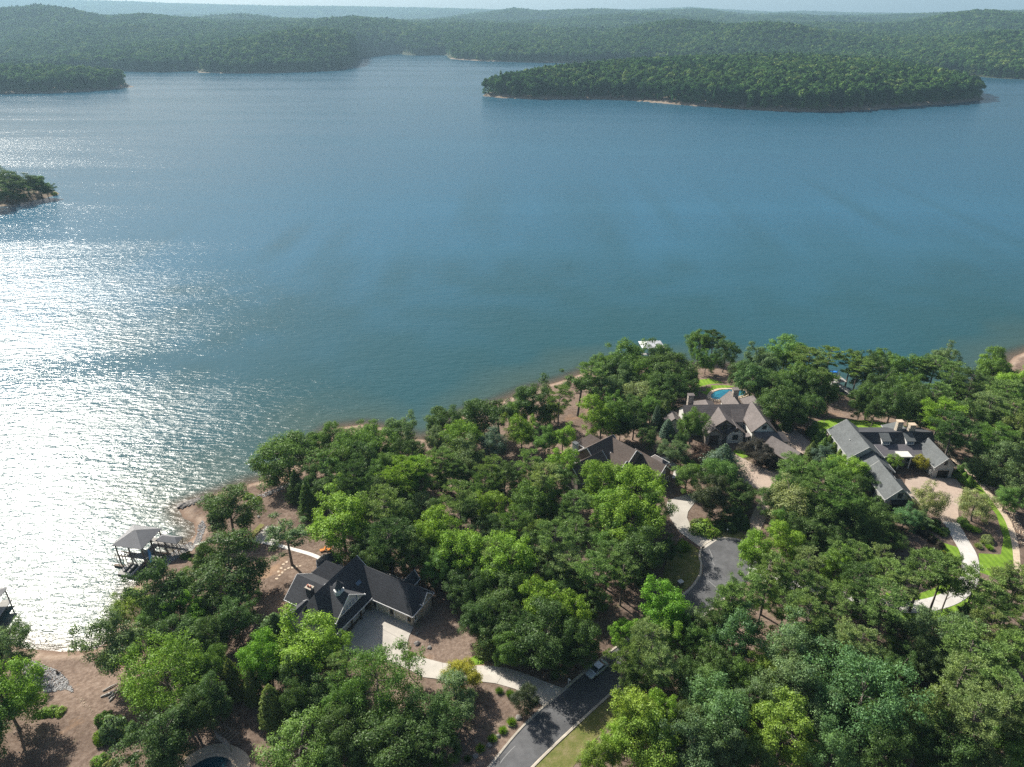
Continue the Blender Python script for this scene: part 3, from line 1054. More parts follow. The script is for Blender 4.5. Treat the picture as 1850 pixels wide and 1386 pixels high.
frng = np.random.RandomState(4)
for nm, lab in (('wooded_island', 'dense mixed wood covering the long island'), ('wooded_point', 'dense wood covering the low point at far left'),
                ('shore_spur', 'wood covering the spur left of the narrows'), ('shore_point', 'wood covering the point right of the narrows')):
    A = ISLE_W[nm][0]
    sp = 7.8 if nm == 'wooded_island' else 8.4
    scatter('forest', *forest_points(frng, max(A[:, 0].min(), -1500), A[:, 0].max(), A[:, 1].min(), A[:, 1].max(), sp, lambda P, nm=nm: isle_h(nm, P), 5.0, 0.85, 1.75), lab)
bands = [(1400, 2500, 10.0, 1.0, 2.1), (2500, 3700, 13.0, 1.2, 2.7), (3700, 5300, 18.0, 1.9, 2.9), (5300, 8300, 30.0, 3.0, 4.4)]
parts = []
for (a, b, sp, s0, s1) in bands:
    parts.append(forest_points(frng, -0.95 * b, 0.95 * b, a, b, sp, far_h, 5.0, s0, s1, lambda P: np.abs(P[:, 0] / P[:, 1]) < 0.93))
scatter('forest', *[np.concatenate([p[i] for p in parts]) for i in range(4)], 'continuous broadleaf forest over the hills behind the lake')


# ------------------------------------------------------------------ roads, drives, lawns draped on the land
def drape(name, poly, mat, off, label, cat, sp=2.2, kind='structure', thick=0.0):
    P = [tuple(p[:2]) for p in poly]
    A = np.array(P)
    if ((A[:, 0] * np.roll(A[:, 1], -1)) - (np.roll(A[:, 0], -1) * A[:, 1])).sum() < 0:
        P = P[::-1]
        A = A[::-1]
    Q = []
    for i in range(len(P)):                   # subdivide the outline
        a, b = A[i], A[(i + 1) % len(P)]
        n = max(1, int(np.hypot(*(b - a)) / sp))
        Q += [tuple(a + (b - a) * k / n) for k in range(n)]
    xs = np.arange(A[:, 0].min(), A[:, 0].max(), sp)
    ys = np.arange(A[:, 1].min(), A[:, 1].max(), sp)
    X, Y = np.meshgrid(xs, ys)
    I = np.column_stack([X.ravel(), Y.ravel()])
    if len(I):
        I = I[in_poly(I, A)]
    if len(I):
        Qa = np.array(Q)
        I = I[seg_dist(I, np.vstack([Qa, Qa[:1]])) > sp * 0.35]
    vs = [Vector(q) for q in Q] + [Vector(q) for q in I]
    r = delaunay_2d_cdt(vs, [], [list(range(len(Q)))], 1, 1e-4)
    W = np.array([tuple(v) for v in r[0]])
    Z = land_h(W) + off
    Fc = [f for f in r[2]]
    V = np.column_stack([W, Z])
    mb = MB()
    if thick: mb.slab([tuple(v) for v in V], Fc, thick)
    else: mb.add([tuple(v) for v in V], Fc)
    o = mb.build(name, mat)
    return tag(o, label, cat, kind=kind)


def gpoly(pp):
    return [ground(x, y)[:2] for x, y in pp]


def smooth_line(pp, n=6):
    """Catmull-Rom through points"""
    P = [np.array(p, float) for p in pp]
    P = [2 * P[0] - P[1]] + P + [2 * P[-1] - P[-2]]
    out = []
    for i in range(1, len(P) - 2):
        for k in range(n):
            t = k / n
            out.append(0.5 * ((2 * P[i]) + (-P[i - 1] + P[i + 1]) * t + (2 * P[i - 1] - 5 * P[i] + 4 * P[i + 1] - P[i + 2]) * t * t + (-P[i - 1] + 3 * P[i] - 3 * P[i + 1] + P[i + 2]) * t ** 3))
    out.append(P[-2])
    return np.array(out)


def offset_line(L, d):
    T = np.gradient(L, axis=0)
    T /= np.linalg.norm(T, axis=1, keepdims=True)
    return L + np.column_stack([-T[:, 1], T[:, 0]]) * d


def ribbon(name, L, w, mat, off, label, cat, kind='structure', cross=4):
    """strip of paving along a line, with its edges on the land"""
    cols = [offset_line(L, w * (k / cross - 0.5)) for k in range(cross + 1)]
    V, Fc = [], []
    for i in range(len(L)):
        for k in range(cross + 1):
            x, y = cols[k][i]
            V.append((x, y, 0))
    Z = land_h(np.array(V)[:, :2]) + off
    V = [(v[0], v[1], z) for v, z in zip(V, Z)]
    n = cross + 1
    for i in range(len(L) - 1):
        for k in range(cross):
            Fc.append((i * n + k, (i + 1) * n + k, (i + 1) * n + k + 1, i * n + k + 1)[::-1])
    return tag(obj(name, V, Fc, mat), label, cat, kind=kind)


def kerb(L, label, w=0.5, h=0.13, side=1):
    """kerb with a sloping face, top h above the land"""
    a, b, c = offset_line(L, 0.0), offset_line(L, 0.16 * side), offset_line(L, w * side)
    Z = land_h(L)
    V, Fc = [], []
    for i in range(len(L)):
        z = Z[i]
        V += [(*a[i], z + 0.005), (*b[i], z + h), (*c[i], z + h), (*c[i], z - 0.15)]
    for i in range(len(L) - 1):
        for k in range(3):
            f = (i * 4 + k, (i + 1) * 4 + k, (i + 1) * 4 + k + 1, i * 4 + k + 1)
            Fc.append(f if side < 0 else f[::-1])
    return tag(obj('kerb', V, Fc, M['kerb']), label, 'kerb', kind='structure')


left_px = [(845, 1440), (888, 1386), (945, 1317), (1010, 1257), (1070, 1206), (1150, 1146), (1222, 1088), (1252, 1062), (1268, 1038)]
right_px = [(915, 1440), (958, 1386), (1040, 1307), (1105, 1248), (1165, 1196), (1235, 1136), (1275, 1106), (1305, 1082), (1330, 1062)]
Lw = smooth_line([ground(*p)[:2] for p in left_px])
Rw = smooth_line([ground(*p)[:2] for p in right_px])
CUL = np.array(ground(1326, 1012)[:2])
CUL_R = 6.9
mid = (Lw + Rw) / 2
V, Fc = [], []
for a, b in zip(Lw, Rw):
    for k in range(5): V.append(tuple(a + (b - a) * k / 4))
Zr = land_h(np.array(V)) + 0.05
V = [(v[0], v[1], z) for v, z in zip(V, Zr)]
for i in range(len(Lw) - 1):
    for k in range(4): Fc.append((i * 5 + k, i * 5 + k + 1, (i + 1) * 5 + k + 1, (i + 1) * 5 + k))
ROAD = tag(obj('road', V, Fc, M['asphalt']), 'dark asphalt lane running up to the turning circle', 'road', kind='structure')
circ = [(CUL[0] + CUL_R * math.cos(a), CUL[1] + CUL_R * math.sin(a)) for a in np.linspace(0, 2 * math.pi, 41)[:-1]]
CIRCLE = drape('turning_circle', circ, M['asphalt'], 0.055, 'round asphalt turning circle at the head of the lane', 'road', 1.6)
drape('road', gpoly([(1236, 1080), (1256, 1061), (1269, 1040), (1271, 1018), (1330, 1028), (1350, 1050), (1310, 1084), (1284, 1102), (1262, 1112)]), M['asphalt'], 0.052, 'asphalt mouth where the lane opens into the turning circle', 'road', 1.6)
# kerbs: left side runs on round the circle, right side stops where the drive enters
def ang_of(p): return math.atan2(p[1] - CUL[1], p[0] - CUL[0])
keepL = Lw[np.hypot(Lw[:, 0] - CUL[0], Lw[:, 1] - CUL[1]) > CUL_R + 0.3]
aL = R(186)
arc = np.array([(CUL[0] + CUL_R * math.cos(t), CUL[1] + CUL_R * math.sin(t)) for t in np.linspace(aL, -0.35, 46)])
kl = np.vstack([keepL, arc])
kerb(kl, 'pale concrete kerb along the left of the lane and round the turning circle', side=1)
keepR = Rw[np.hypot(Rw[:, 0] - CUL[0], Rw[:, 1] - CUL[1]) > CUL_R + 0.3]
kerb(keepR, 'pale concrete kerb along the right side of the lane', side=-1)
for pts, lab in ((([(1281, 993), (1286, 1004), (1288, 1016), (1291, 1022)]), 'pale sealed crack on the turning circle'),
                 ([(903, 1380), (912, 1368), (922, 1357), (931, 1348)], 'pale sealed crack near the foot of the lane'),
                 ([(1275, 1046), (1285, 1054), (1294, 1062)], 'pale sealed joint across the lane below the turning circle')):
    o = ribbon('sealed_crack', smooth_line([ground(*p)[:2] for p in pts], 4), 0.16, M['crack'], 0.062, lab, None, None, cross=1)
    o.parent = CIRCLE if 'on the turning' in lab else ROAD

# concrete drive and court of the charcoal-roofed house
drive1 = gpoly([(612, 1172), (640, 1132), (668, 1096), (676, 1084), (700, 1098), (747, 1134), (739, 1150), (735, 1166), (741, 1180), (765, 1189), (800, 1198), (840, 1203), (880, 1203),
                (915, 1207), (955, 1220), (992, 1235), (1024, 1246), (1004, 1262), (985, 1278), (962, 1263), (930, 1245), (895, 1235), (850, 1230), (800, 1228), (765, 1224), (735, 1208), (700, 1196), (650, 1185)])
DRIVE1 = drape('driveway', drive1, M['concrete'], 0.085, 'pale concrete drive and court of the charcoal-roofed house', 'driveway')
for a, b in (((800, 1198), (800, 1227)), ((860, 1204), (852, 1230)), ((915, 1208), (898, 1235)), ((960, 1222), (938, 1248)), ((700, 1098), (640, 1165)), ((652, 1118), (735, 1160)), ((745, 1182), (738, 1208))):
    A, B = np.array(ground(*a)[:2]), np.array(ground(*b)[:2])
    L = np.array([A + (B - A) * t for t in np.linspace(0, 1, 8)])
    ribbon('slab_joint', L, 0.06, M['joint'], 0.092, None, None, None, cross=1).parent = DRIVE1
drape('driveway', gpoly([(1271, 993), (1250, 978), (1227, 961), (1211, 938), (1204, 914), (1206, 906), (1221, 899), (1240, 894), (1262, 890), (1256, 907), (1243, 925), (1241, 936), (1251, 956), (1271, 966), (1296, 976)]),
      M['concrete'], 0.085, 'pale curved concrete drive of the brown-roofed house', 'driveway')
drape('driveway', gpoly([(1194, 826), (1206, 826), (1232, 850), (1230, 866), (1214, 864), (1218, 850)]), M['concrete_white'], 0.085, 'white concrete apron behind the brown-roofed house', 'driveway')
drape('driveway', gpoly([(1318, 818), (1345, 830), (1375, 846), (1400, 852), (1425, 848), (1408, 868), (1396, 884), (1392, 905), (1388, 930), (1374, 957), (1358, 978), (1346, 974), (1352, 948), (1362, 922), (1376, 900), (1378, 886), (1358, 880), (1335, 876), (1316, 870), (1305, 845)]),
      M['paver'], 0.085, 'tan paved forecourt and drive of the stone house with the pool', 'driveway')
drape('driveway', gpoly([(1408, 762), (1428, 772), (1448, 786), (1470, 806), (1466, 816), (1446, 822), (1420, 806), (1404, 786)]), M['paver'], 0.085, 'tan paved side court right of the stone house', 'driveway')
drape('driveway', gpoly([(1636, 866), (1660, 862), (1700, 864), (1728, 866), (1740, 884), (1736, 902), (1731, 922), (1733, 948), (1704, 948), (1694, 930), (1676, 917), (1645, 906), (1632, 886)]),
      M['paver'], 0.085, 'tan gravel court in front of the grey-roofed house', 'driveway')
DR4 = smooth_line([ground(*p)[:2] for p in [(1718, 944), (1734, 973), (1749, 1000), (1753, 1026), (1747, 1054), (1724, 1077), (1684, 1092), (1632, 1097), (1560, 1086), (1480, 1068), (1410, 1050), (1352, 1034)]], 8)
ribbon('driveway', DR4, 3.3, M['concrete_white'], 0.09, 'white concrete drive curving through pines to the grey-roofed house', 'driveway')
DP = smooth_line([ground(*p)[:2] for p in [(350, 984), (385, 978), (430, 974), (470, 979), (520, 990), (556, 1000), (585, 1012)]], 5)
ribbon('footpath', DP, 1.0, M['concrete_white'], 0.05, 'narrow pale footpath from the boathouse gangway to the house', 'path', cross=2)
drape('patio', gpoly([(457, 976), (470, 962), (482, 950), (500, 952), (506, 966), (502, 984), (480, 980)]), M['concrete'], 0.05, 'pale concrete patio beside the footpath near the lake', 'patio')

for pp, mt, lab in (
    ([(1733, 842), (1752, 850), (1785, 888), (1812, 928), (1828, 974), (1833, 1022), (1800, 1045), (1770, 1034), (1768, 1000), (1808, 1002), (1813, 972), (1800, 930), (1772, 896), (1744, 864)], 'lawn', 'striped mown lawn right of the white drive'),
    ([(1648, 944), (1672, 956), (1702, 980), (1733, 990), (1737, 1022), (1712, 1024), (1706, 1000), (1685, 975), (1655, 955)], 'lawn', 'narrow mown lawn left of the white drive'),
    ([(1600, 1070), (1640, 1080), (1690, 1062), (1712, 1040), (1735, 1045), (1735, 1058), (1712, 1078), (1680, 1084), (1630, 1090), (1600, 1088)], 'lawn', 'mown lawn inside the bend of the white drive'),
    ([(1600, 1103), (1650, 1107), (1690, 1101), (1735, 1080), (1756, 1062), (1762, 1078), (1740, 1102), (1690, 1120), (1632, 1126), (1600, 1118)], 'lawn', 'mown lawn outside the bend of the white drive'),
    ([(1400, 1032), (1450, 1046), (1470, 1056), (1440, 1066), (1400, 1056)], 'lawn', 'small mown lawn beside the drive among the pines'),
    ([(1466, 766), (1500, 756), (1560, 760), (1630, 768), (1650, 775), (1560, 777), (1516, 790), (1490, 784)], 'lawn', 'shaded lawn behind the grey-roofed house'),
    ([(1258, 696), (1264, 686), (1282, 684), (1304, 690), (1328, 699), (1300, 704), (1280, 714), (1258, 716)], 'lawn', 'bright green lawn behind the pool of the stone house'),
    ([(1324, 816), (1334, 808), (1350, 816), (1354, 826), (1340, 828)], 'lawn', 'small lawn in front of the stone house entrance'),
    ([(964, 1386), (1005, 1346), (1080, 1279), (1112, 1252), (1132, 1270), (1085, 1326), (1030, 1392), (985, 1420), (940, 1410)], 'verge', 'sunlit grass verge right of the lane'),
    ([(1290, 964), (1318, 956), (1342, 962), (1348, 972), (1324, 974), (1302, 974)], 'verge', 'grass verge between the two drives at the turning circle'),
    ([(1206, 1004), (1236, 976), (1250, 983), (1266, 996), (1268, 1004), (1268, 1030), (1248, 1058), (1222, 1076), (1196, 1046)], 'verge', 'shaded grass verge left of the turning circle'),
    ([(455, 985), (448, 968), (470, 946), (478, 948), (460, 970)], 'verge', 'strip of grass beside the concrete patio'),
    ([(846, 1192), (858, 1184), (876, 1188), (874, 1200), (856, 1202)], 'lawn', 'small green patch of grass beside the lower drive'),
):
    drape('lawn', gpoly(pp), M[mt], 0.035, lab, 'lawn')
RP = smooth_line([ground(*p)[:2] for p in [(1697, 798), (1712, 818), (1740, 846), (1770, 872), (1800, 910), (1822, 944), (1834, 985), (1838, 1030)]], 6)
ribbon('footpath', RP, 1.3, M['tanstone'], 0.045, 'tan gravel path curving round the right of the lawn', 'path', cross=2)
ribbon('footpath', smooth_line([ground(*p)[:2] for p in [(1462, 768), (1480, 778), (1498, 786), (1506, 800)]], 5), 1.2, M['tanstone'], 0.045, 'tan path to the left end of the grey-roofed house', 'path', cross=2)
# ------------------------------------------------------------------ buildings
def xform(V, xf):
    if not xf: return V
    ox, oy, a = xf
    c, s = math.cos(a), math.sin(a)
    return [(ox + v[0] * c - v[1] * s, oy + v[0] * s + v[1] * c, v[2]) for v in V]


def block(h, u0, u1, v0, v1, ze, zr, axis='u', hips=(0, 0), roof=None, wall=None, oh=0.4, zb=-1.6, xf=None, trim='white', rp=0.5, fascia=True):
    """one roofed volume of a house: eave rectangle, ridge along axis, hip or gable at either end"""
    if axis == 'u': a0, a1, b0, b1 = u0, u1, v0, v1
    else: a0, a1, b0, b1 = v0, v1, u0, u1
    mp = (lambda a, b, z: (a, b, z)) if axis == 'u' else (lambda a, b, z: (b, a, z))
    bm_ = b0 + (b1 - b0) * rp
    run = (b1 - b0) / 2
    r0 = a0 + (run * hips[0] if hips[0] else 0)
    r1 = a1 - (run * hips[1] if hips[1] else 0)
    V = [mp(a0, b0, ze), mp(a1, b0, ze), mp(a1, b1, ze), mp(a0, b1, ze), mp(r0, bm_, zr), mp(r1, bm_, zr)]
    Fc = [(0, 1, 5, 4), (2, 3, 4, 5)]
    if hips[0]: Fc.append((3, 0, 4))
    if hips[1]: Fc.append((1, 2, 5))
    if axis == 'v': Fc = [f[::-1] for f in Fc]
    V = xform(V, xf)
    rf = MB().slab(V, Fc, 0.2).build('roof', roof, h)
    # walls
    sl0, sl1 = (zr - ze) / (bm_ - b0), (zr - ze) / (b1 - bm_)
    i0, i1, j0, j1 = a0 + oh, a1 - oh, b0 + oh, b1 - oh
    zw0, zw1 = ze + oh * sl0 - 0.24, ze + oh * sl1 - 0.24
    zt = zr - 0.26
    g0 = not hips[0]
    g1 = not hips[1]
    W, G = [], []
    def prof(a, gable):
        n = len(W)
        zz = min(zw0, zw1) if not gable else None
        W.extend([mp(a, j0, zb), mp(a, j1, zb), mp(a, j1, zw1), mp(a, bm_, zt if gable else min(zw0, zw1)), mp(a, j0, zw0)])
        return list(range(n, n + 5))
    p0, p1 = prof(i0, g0), prof(i1, g1)
    G += [tuple(p0[::-1]), tuple(p1), (p0[0], p1[0], p1[4], p0[4])[::1], (p1[1], p0[1], p0[2], p1[2])]
    if axis == 'v': G = [g[::-1] for g in G]
    W = xform(W, xf)
    obj('wall', W, G, wall, h)
    if fascia:
        def board(p, q):
            p, q = xform([p, q], xf)
            MB().bar((p[0], p[1], p[2] - 0.10), (q[0], q[1], q[2] - 0.10), 0.10, 0.2).build('fascia', M[trim], h)
        e = 0.045
        board(mp(a0 - e, b0 - e, ze), mp(a1 + e, b0 - e, ze))
        board(mp(a0 - e, b1 + e, ze), mp(a1 + e, b1 + e, ze))
        for hp, a, s in ((hips[0], a0, -1), (hips[1], a1, 1)):
            if hp: board(mp(a + s * e, b0, ze), mp(a + s * e, b1, ze))
            else:
                board(mp(a + s * e, b0, ze), mp(a + s * e, bm_, zr))
                board(mp(a + s * e, bm_, zr), mp(a + s * e, b1, ze))
    return rf


DIRS = {'+u': (1, 0), '-u': (-1, 0), '+v': (0, 1), '-v': (0, -1)}


def window(h, u, v, z, w, hh, d, nx=2, ny=2, frame='white', pane='glass', name='window'):
    du, dv = DIRS[d]
    tu, tv = -dv, du
    def P(s, z_, o): return (u + tu * s + du * o, v + tv * s + dv * o, z_)
    mb = MB()
    def b(s0, s1, z0, z1, o0, o1):
        V = [P(s, zz, o) for o in (o0, o1) for (s, zz) in ((s0, z0), (s1, z0), (s1, z1), (s0, z1))]
        mb.add(V, [(0, 3, 2, 1), (4, 5, 6, 7), (0, 1, 5, 4), (1, 2, 6, 5), (2, 3, 7, 6), (3, 0, 4, 7)])
    t = 0.1
    b(-w / 2 - t, -w / 2, z - hh / 2, z + hh / 2, -0.02, 0.1)
    b(w / 2, w / 2 + t, z - hh / 2, z + hh / 2, -0.02, 0.1)
    b(-w / 2 - t, w / 2 + t, z + hh / 2, z + hh / 2 + t, -0.02, 0.1)
    b(-w / 2 - t - 0.05, w / 2 + t + 0.05, z - hh / 2 - t, z - hh / 2, -0.02, 0.14)
    for k in range(1, nx): b(-w / 2 + w * k / nx - 0.025, -w / 2 + w * k / nx + 0.025, z - hh / 2, z + hh / 2, 0.02, 0.07)
    for k in range(1, ny): b(-w / 2, w / 2, z - hh / 2 + hh * k / ny - 0.025, z - hh / 2 + hh * k / ny + 0.025, 0.02, 0.065)
    o = mb.build(name, M[frame], h)
    V = [P(-w / 2, z - hh / 2, 0.035), P(w / 2, z - hh / 2, 0.035), P(w / 2, z + hh / 2, 0.035), P(-w / 2, z + hh / 2, 0.035)]
    obj('pane', V, [(0, 1, 2, 3)], M[pane], o)
    return o


def panel_door(h, u, v, z0, w, hh, d, mat, name='garage_door', rows=4, rec=0.04, frame='white'):
    """sectional door: frame, and one leaf of panels set into it"""
    du, dv = DIRS[d]
    tu, tv = -dv, du
    def P(s, z_, o): return (u + tu * s + du * o, v + tv * s + dv * o, z_)
    def bx(mb, s0, s1, za, zb_, o0, o1):
        V = [P(s, zz, o) for o in (o0, o1) for (s, zz) in ((s0, za), (s1, za), (s1, zb_), (s0, zb_))]
        mb.add(V, [(0, 3, 2, 1), (4, 5, 6, 7), (0, 1, 5, 4), (1, 2, 6, 5), (2, 3, 7, 6), (3, 0, 4, 7)])
    mb = MB()
    bx(mb, -w / 2 - 0.15, -w / 2, z0, z0 + hh, -0.02, 0.12)
    bx(mb, w / 2, w / 2 + 0.15, z0, z0 + hh, -0.02, 0.12)
    bx(mb, -w / 2 - 0.15, w / 2 + 0.15, z0 + hh, z0 + hh + 0.18, -0.02, 0.12)
    f = mb.build(name, M[frame], h)
    for k in range(rows):
        p = MB()
        bx(p, -w / 2, w / 2, z0 + hh * k / rows + 0.015, z0 + hh * (k + 1) / rows - 0.015, -0.02, rec)
        p.build('panel', M[mat], f)
    return f


def chimney(h, u, v, z0, z1, w, d, mat, cap='stone', pots=0):
    mb = MB().box(u - w / 2, u + w / 2, v - d / 2, v + d / 2, z0, z1 - 0.25)
    o = mb.build('chimney', M[mat], h)
    MB().box(u - w / 2 - 0.12, u + w / 2 + 0.12, v - d / 2 - 0.12, v + d / 2 + 0.12, z1 - 0.25, z1).build('chimney_cap', M[cap], o)
    for k in range(pots):
        s = (k - (pots - 1) / 2) * w / max(pots, 1)
        MB().lathe([(0.2, 0), (0.17, 0.35), (0.2, 0.4), (0.13, 0.42)], 9, (u + s, v, z1)).build('chimney_pot', M['redclay'], o)
    return o


# --- house 1: charcoal roof, cupola, concrete court
h1 = empty('house', (-32.3, 108.7, 7.0), R(-28.5))
tag(h1, 'cream house with charcoal roofs and a small cupola, nearest the boathouse', 'house')
rb, wl = M['roof_black'], M['brick']
block(h1, -2.7, 6.3, -14.6, 2.2, 3.2, 8.45, 'v', (1, 0), rb, wl, oh=1.9, rp=0.3)                     # main, ridge runs to the court
block(h1, 0.6, 16.1, -1.75, 5.55, 3.0, 6.9, 'u', (0, 1), rb, wl)                              # garage wing
block(h1, 11.6, 16.35, 1.3, 4.7, 3.5, 5.45, 'u', (0, 0), rb, wl, oh=0.25)                     # small gable on the wing's end
block(h1, 9.6, 12.2, 2.4, 6.4, 4.2, 6.05, 'v', (0, 0), rb, wl, oh=0.25)                       # rear gable of the wing
block(h1, -0.5, 5.35, -10.9, -2.3, 4.35, 7.95, 'u', (0, 0), rb, M['cream'], oh=0.3)           # cross gable over the porch
block(h1, -8.4, 0.5, -10.3, -1.9, 3.35, 6.55, 'u', (0, 0), rb, wl)                            # lake side wing
block(h1, -5.6, -0.4, -14.2, -9.4, 3.0, 5.1, 'v', (0, 0), rb, M['stucco'])                    # low wing in front
block(h1, -9.0, -1.0, -2.6, 2.6, 3.2, 6.1, 'u', (1, 0), rb, wl)                               # rear wing
oct_ = [(-8.4 + 2.7 * math.cos(a), 2.6 + 2.7 * math.sin(a), 3.0) for a in np.arange(8) * math.pi / 4 + 0.39]
MB().slab(oct_ + [(-8.4, 2.6, 5.0)], [(i, (i + 1) % 8, 8) for i in range(8)], 0.16).build('porch_roof', rb, h1)
for (x, y, z) in oct_:
    MB().box(x - 0.09, x + 0.09, y - 0.09, y + 0.09, -1.0, 2.86).build('porch_post', M['white'], h1)
oc = [(-8.4 + (p[0] + 8.4) * 1.02, 2.6 + (p[1] - 2.6) * 1.02, 2.95) for p in oct_]
for i in range(8):
    MB().bar(oc[i], oc[(i + 1) % 8], 0.1, 0.16).build('gutter', M['white'], h1)
# cupola
cx, cy = 2.9, -6.6
MB().lathe([(1.0, 0), (1.0, 1.75)], 8, (cx, cy, 6.4)).build('cupola_base', M['white'], h1)
cup = MB().lathe([(0.78, 0), (0.78, 0.9)], 8, (cx, cy, 8.1)).build('cupola_lantern', M['white'], h1)
for k in range(8):
    a = (k + 0.5) * math.pi / 4
    r = 0.78 * math.cos(math.pi / 8) + 0.015
    tx, ty = -math.sin(a), math.cos(a)
    px_, py_ = cx + r * math.cos(a), cy + r * math.sin(a)
    obj('pane', [(px_ - tx * 0.2, py_ - ty * 0.2, 8.25), (px_ + tx * 0.2, py_ + ty * 0.2, 8.25), (px_ + tx * 0.2, py_ + ty * 0.2, 8.85), (px_ - tx * 0.2, py_ - ty * 0.2, 8.85)], [(0, 1, 2, 3)], M['glass_sky'], cup)
MB().lathe([(1.1, 0), (0.45, 0.75), (0.05, 1.5), (0.02, 1.9)], 8, (cx, cy, 9.0)).build('cupola_roof', rb, h1)
# porch: posts and beam under the eave facing the court
for k in range(5):
    v = -12.6 + k * 2.65
    MB().box(5.65, 5.95, v - 0.15, v + 0.15, -1.0, 3.35).build('porch_post', M['dark_trim'], h1)
MB().box(5.7, 5.9, -12.8, -1.8, 2.9, 3.2).build('porch_beam', M['white'], h1)
for k, v in enumerate((-11.4, -9.0, -6.6, -4.2)):
    if k == 1: panel_door(h1, 4.4, v, 0, 1.5, 2.3, '+u', 'dark_trim', 'front_door', 1)
    else: window(h1, 4.4, v, 1.6, 1.3, 1.5, '+u')
for k in range(5):
    window(h1, 5.05, -8.4 + k * 0.95, 5.2, 0.62, 1.15, '+u', 2, 3, pane='glass_sky')
MB().slab([(3.0, -2.2, 6.0), (3.55, -2.2, 5.55), (3.55, -1.0, 5.55), (3.0, -1.0, 6.0)], [(0, 1, 2, 3)], 0.06).build('skylight', M['glass_sky'], h1)
for u in (8.6, 12.9): panel_door(h1, u, -1.35, -0.1, 2.7, 2.25, '-v', 'stucco')
for u in (6.7, 10.75, 15.0): window(h1, u, -1.35, 1.5, 0.45, 0.8, '-v', 1, 2, 'dark_trim')
for v in (-0.4, 2.0, 4.2): window(h1, 15.7, v, 1.5, 0.6, 1.2, '+u', 1, 2)
for u in (7.5, 10.0, 13.5): window(h1, u, 5.15, 1.5, 1.1, 1.3, '+v')
for u in (-6.5, -4.0): window(h1, u, -9.9, 1.5, 1.1, 1.5, '-v')
chimney(h1, -3.4, -8.0, 2.5, 7.0, 1.3, 0.9, 'roof_black', 'brick', 2)

# --- house 2: brown roof half hidden by trees
h2 = empty('house', (24.2, 153.9, 8.0), R(-50))
tag(h2, 'brown-roofed house with a grey chimney, half hidden behind bright green trees', 'house')
rb, wl = M['roof_brown'], M['brown_wall']
block(h2, -4.9, 5.2, -7.4, 2.2, 4.1, 8.5, 'v', (0, 0), rb, wl)
block(h2, 0.2, 8.6, -3.2, 6.2, 4.0, 8.2, 'u', (0, 0), rb, wl)
block(h2, 6.2, 15.9, 1.0, 7.3, 3.2, 6.4, 'u', (0, 0), rb, wl)
block(h2, -1.6, 5.9, -14.6, -4.0, 3.9, 7.25, 'v', (0, 0), rb, wl)
block(h2, 1.9, 6.7, -16.9, -11.0, 3.0, 5.7, 'v', (1, 0), rb, wl)
block(h2, 3.2, 8.4, -4.3, 0.7, 4.15, 6.35, 'u', (0, 0), rb, M['cream'])
block(h2, -8.2, 0.0, -3.0, 2.4, 4.2, 7.0, 'u', (1, 0), rb, wl)
block(h2, 8.2, 12.8, 6.9, 9.7, 3.2, 4.3, 'u', (0.8, 0.8), M['roof_taupe'], wl)
chimney(h2, -2.4, -8.9, -1, 9.3, 1.25, 0.95, 'greybrick', 'roof_grey')
for v in (2.6, 4.2, 5.8): window(h2, 15.5, v, 1.5, 0.9, 1.4, '+u')
window(h2, 15.5, 4.15, 4.2, 0.9, 0.9, '+u')
window(h2, 8.0, -1.8, 4.6, 1.2, 0.9, '+u')
for u in (9.0, 12.0): panel_door(h2, u, 6.9, 0, 2.5, 2.2, '+v', 'stucco')
for v in (-12.5, -9.5, -6.5): window(h2, 5.5, v, 1.6, 1.1, 1.5, '+u')

# --- house 3: stone house with pool
h3 = empty('house', (60.0, 166.0, 8.0), R(2.0))
tag(h3, 'large stone house with taupe gabled roofs in front of a curved pool', 'house')
rb, wl = M['roof_taupe'], M['cream']
block(h3, -12.3, 11.6, 2.4, 11.0, 4.6, 7.6, 'u', (0, 0.6), rb, wl, trim='dark_trim')
block(h3, -7.7, 2.9, -1.1, 7.0, 3.4, 7.2, 'v', (0, 0), rb, M['stone'], trim='dark_trim', oh=0.6)
block(h3, -8.0, -2.7, -2.4, 3.0, 3.2, 5.2, 'v', (0, 0), rb, M['stone'], trim='dark_trim')
block(h3, -1.9, 3.3, -1.9, 3.0, 3.1, 5.1, 'v', (0, 0), rb, wl, trim='dark_trim')
MB().slab([(0.9, 1.9, 4.6), (4.6, 1.9, 4.6), (4.6, 5.9, 7.0), (0.9, 5.9, 7.0)], [(0, 1, 2, 3)], 0.2).build('roof', rb, h3)
block(h3, 3.8, 10.6, -4.2, 7.0, 5.0, 8.2, 'v', (0, 0), rb, wl, trim='dark_trim')
block(h3, 4.6, 13.6, -6.4, -1.6, 3.3, 5.0, 'u', (0, 1), rb, wl, trim='dark_trim')
gx_, gy_ = 10.6, -10.6
block(h3, -4.7, 4.7, -3.0, 3.0, 3.0, 5.3, 'u', (0, 0), M['roof_taupe'], wl, xf=(gx_, gy_, R(-62)), trim='dark_trim')
block(h3, -17.0, -12.6, 4.0, 10.5, 3.1, 4.9, 'v', (0, 1), rb, wl, trim='dark_trim')
block(h3, -7.6, -1.0, 7.0, 15.2, 3.9, 6.3, 'v', (0, 1), rb, wl, trim='dark_trim')
block(h3, 1.4, 6.8, 7.0, 16.2, 4.1, 6.8, 'v', (0, 0), rb, wl, trim='dark_trim')
block(h3, 7.3, 12.7, 7.0, 16.2, 4.0, 6.6, 'v', (0, 1), rb, wl, trim='dark_trim')
chimney(h3, -9.2, 10.2, 3.0, 9.0, 1.6, 1.3, 'stone', 'roof_taupe')
chimney(h3, 4.6, 13.4, 3.0, 8.8, 1.6, 1.5, 'stone', 'roof_taupe')
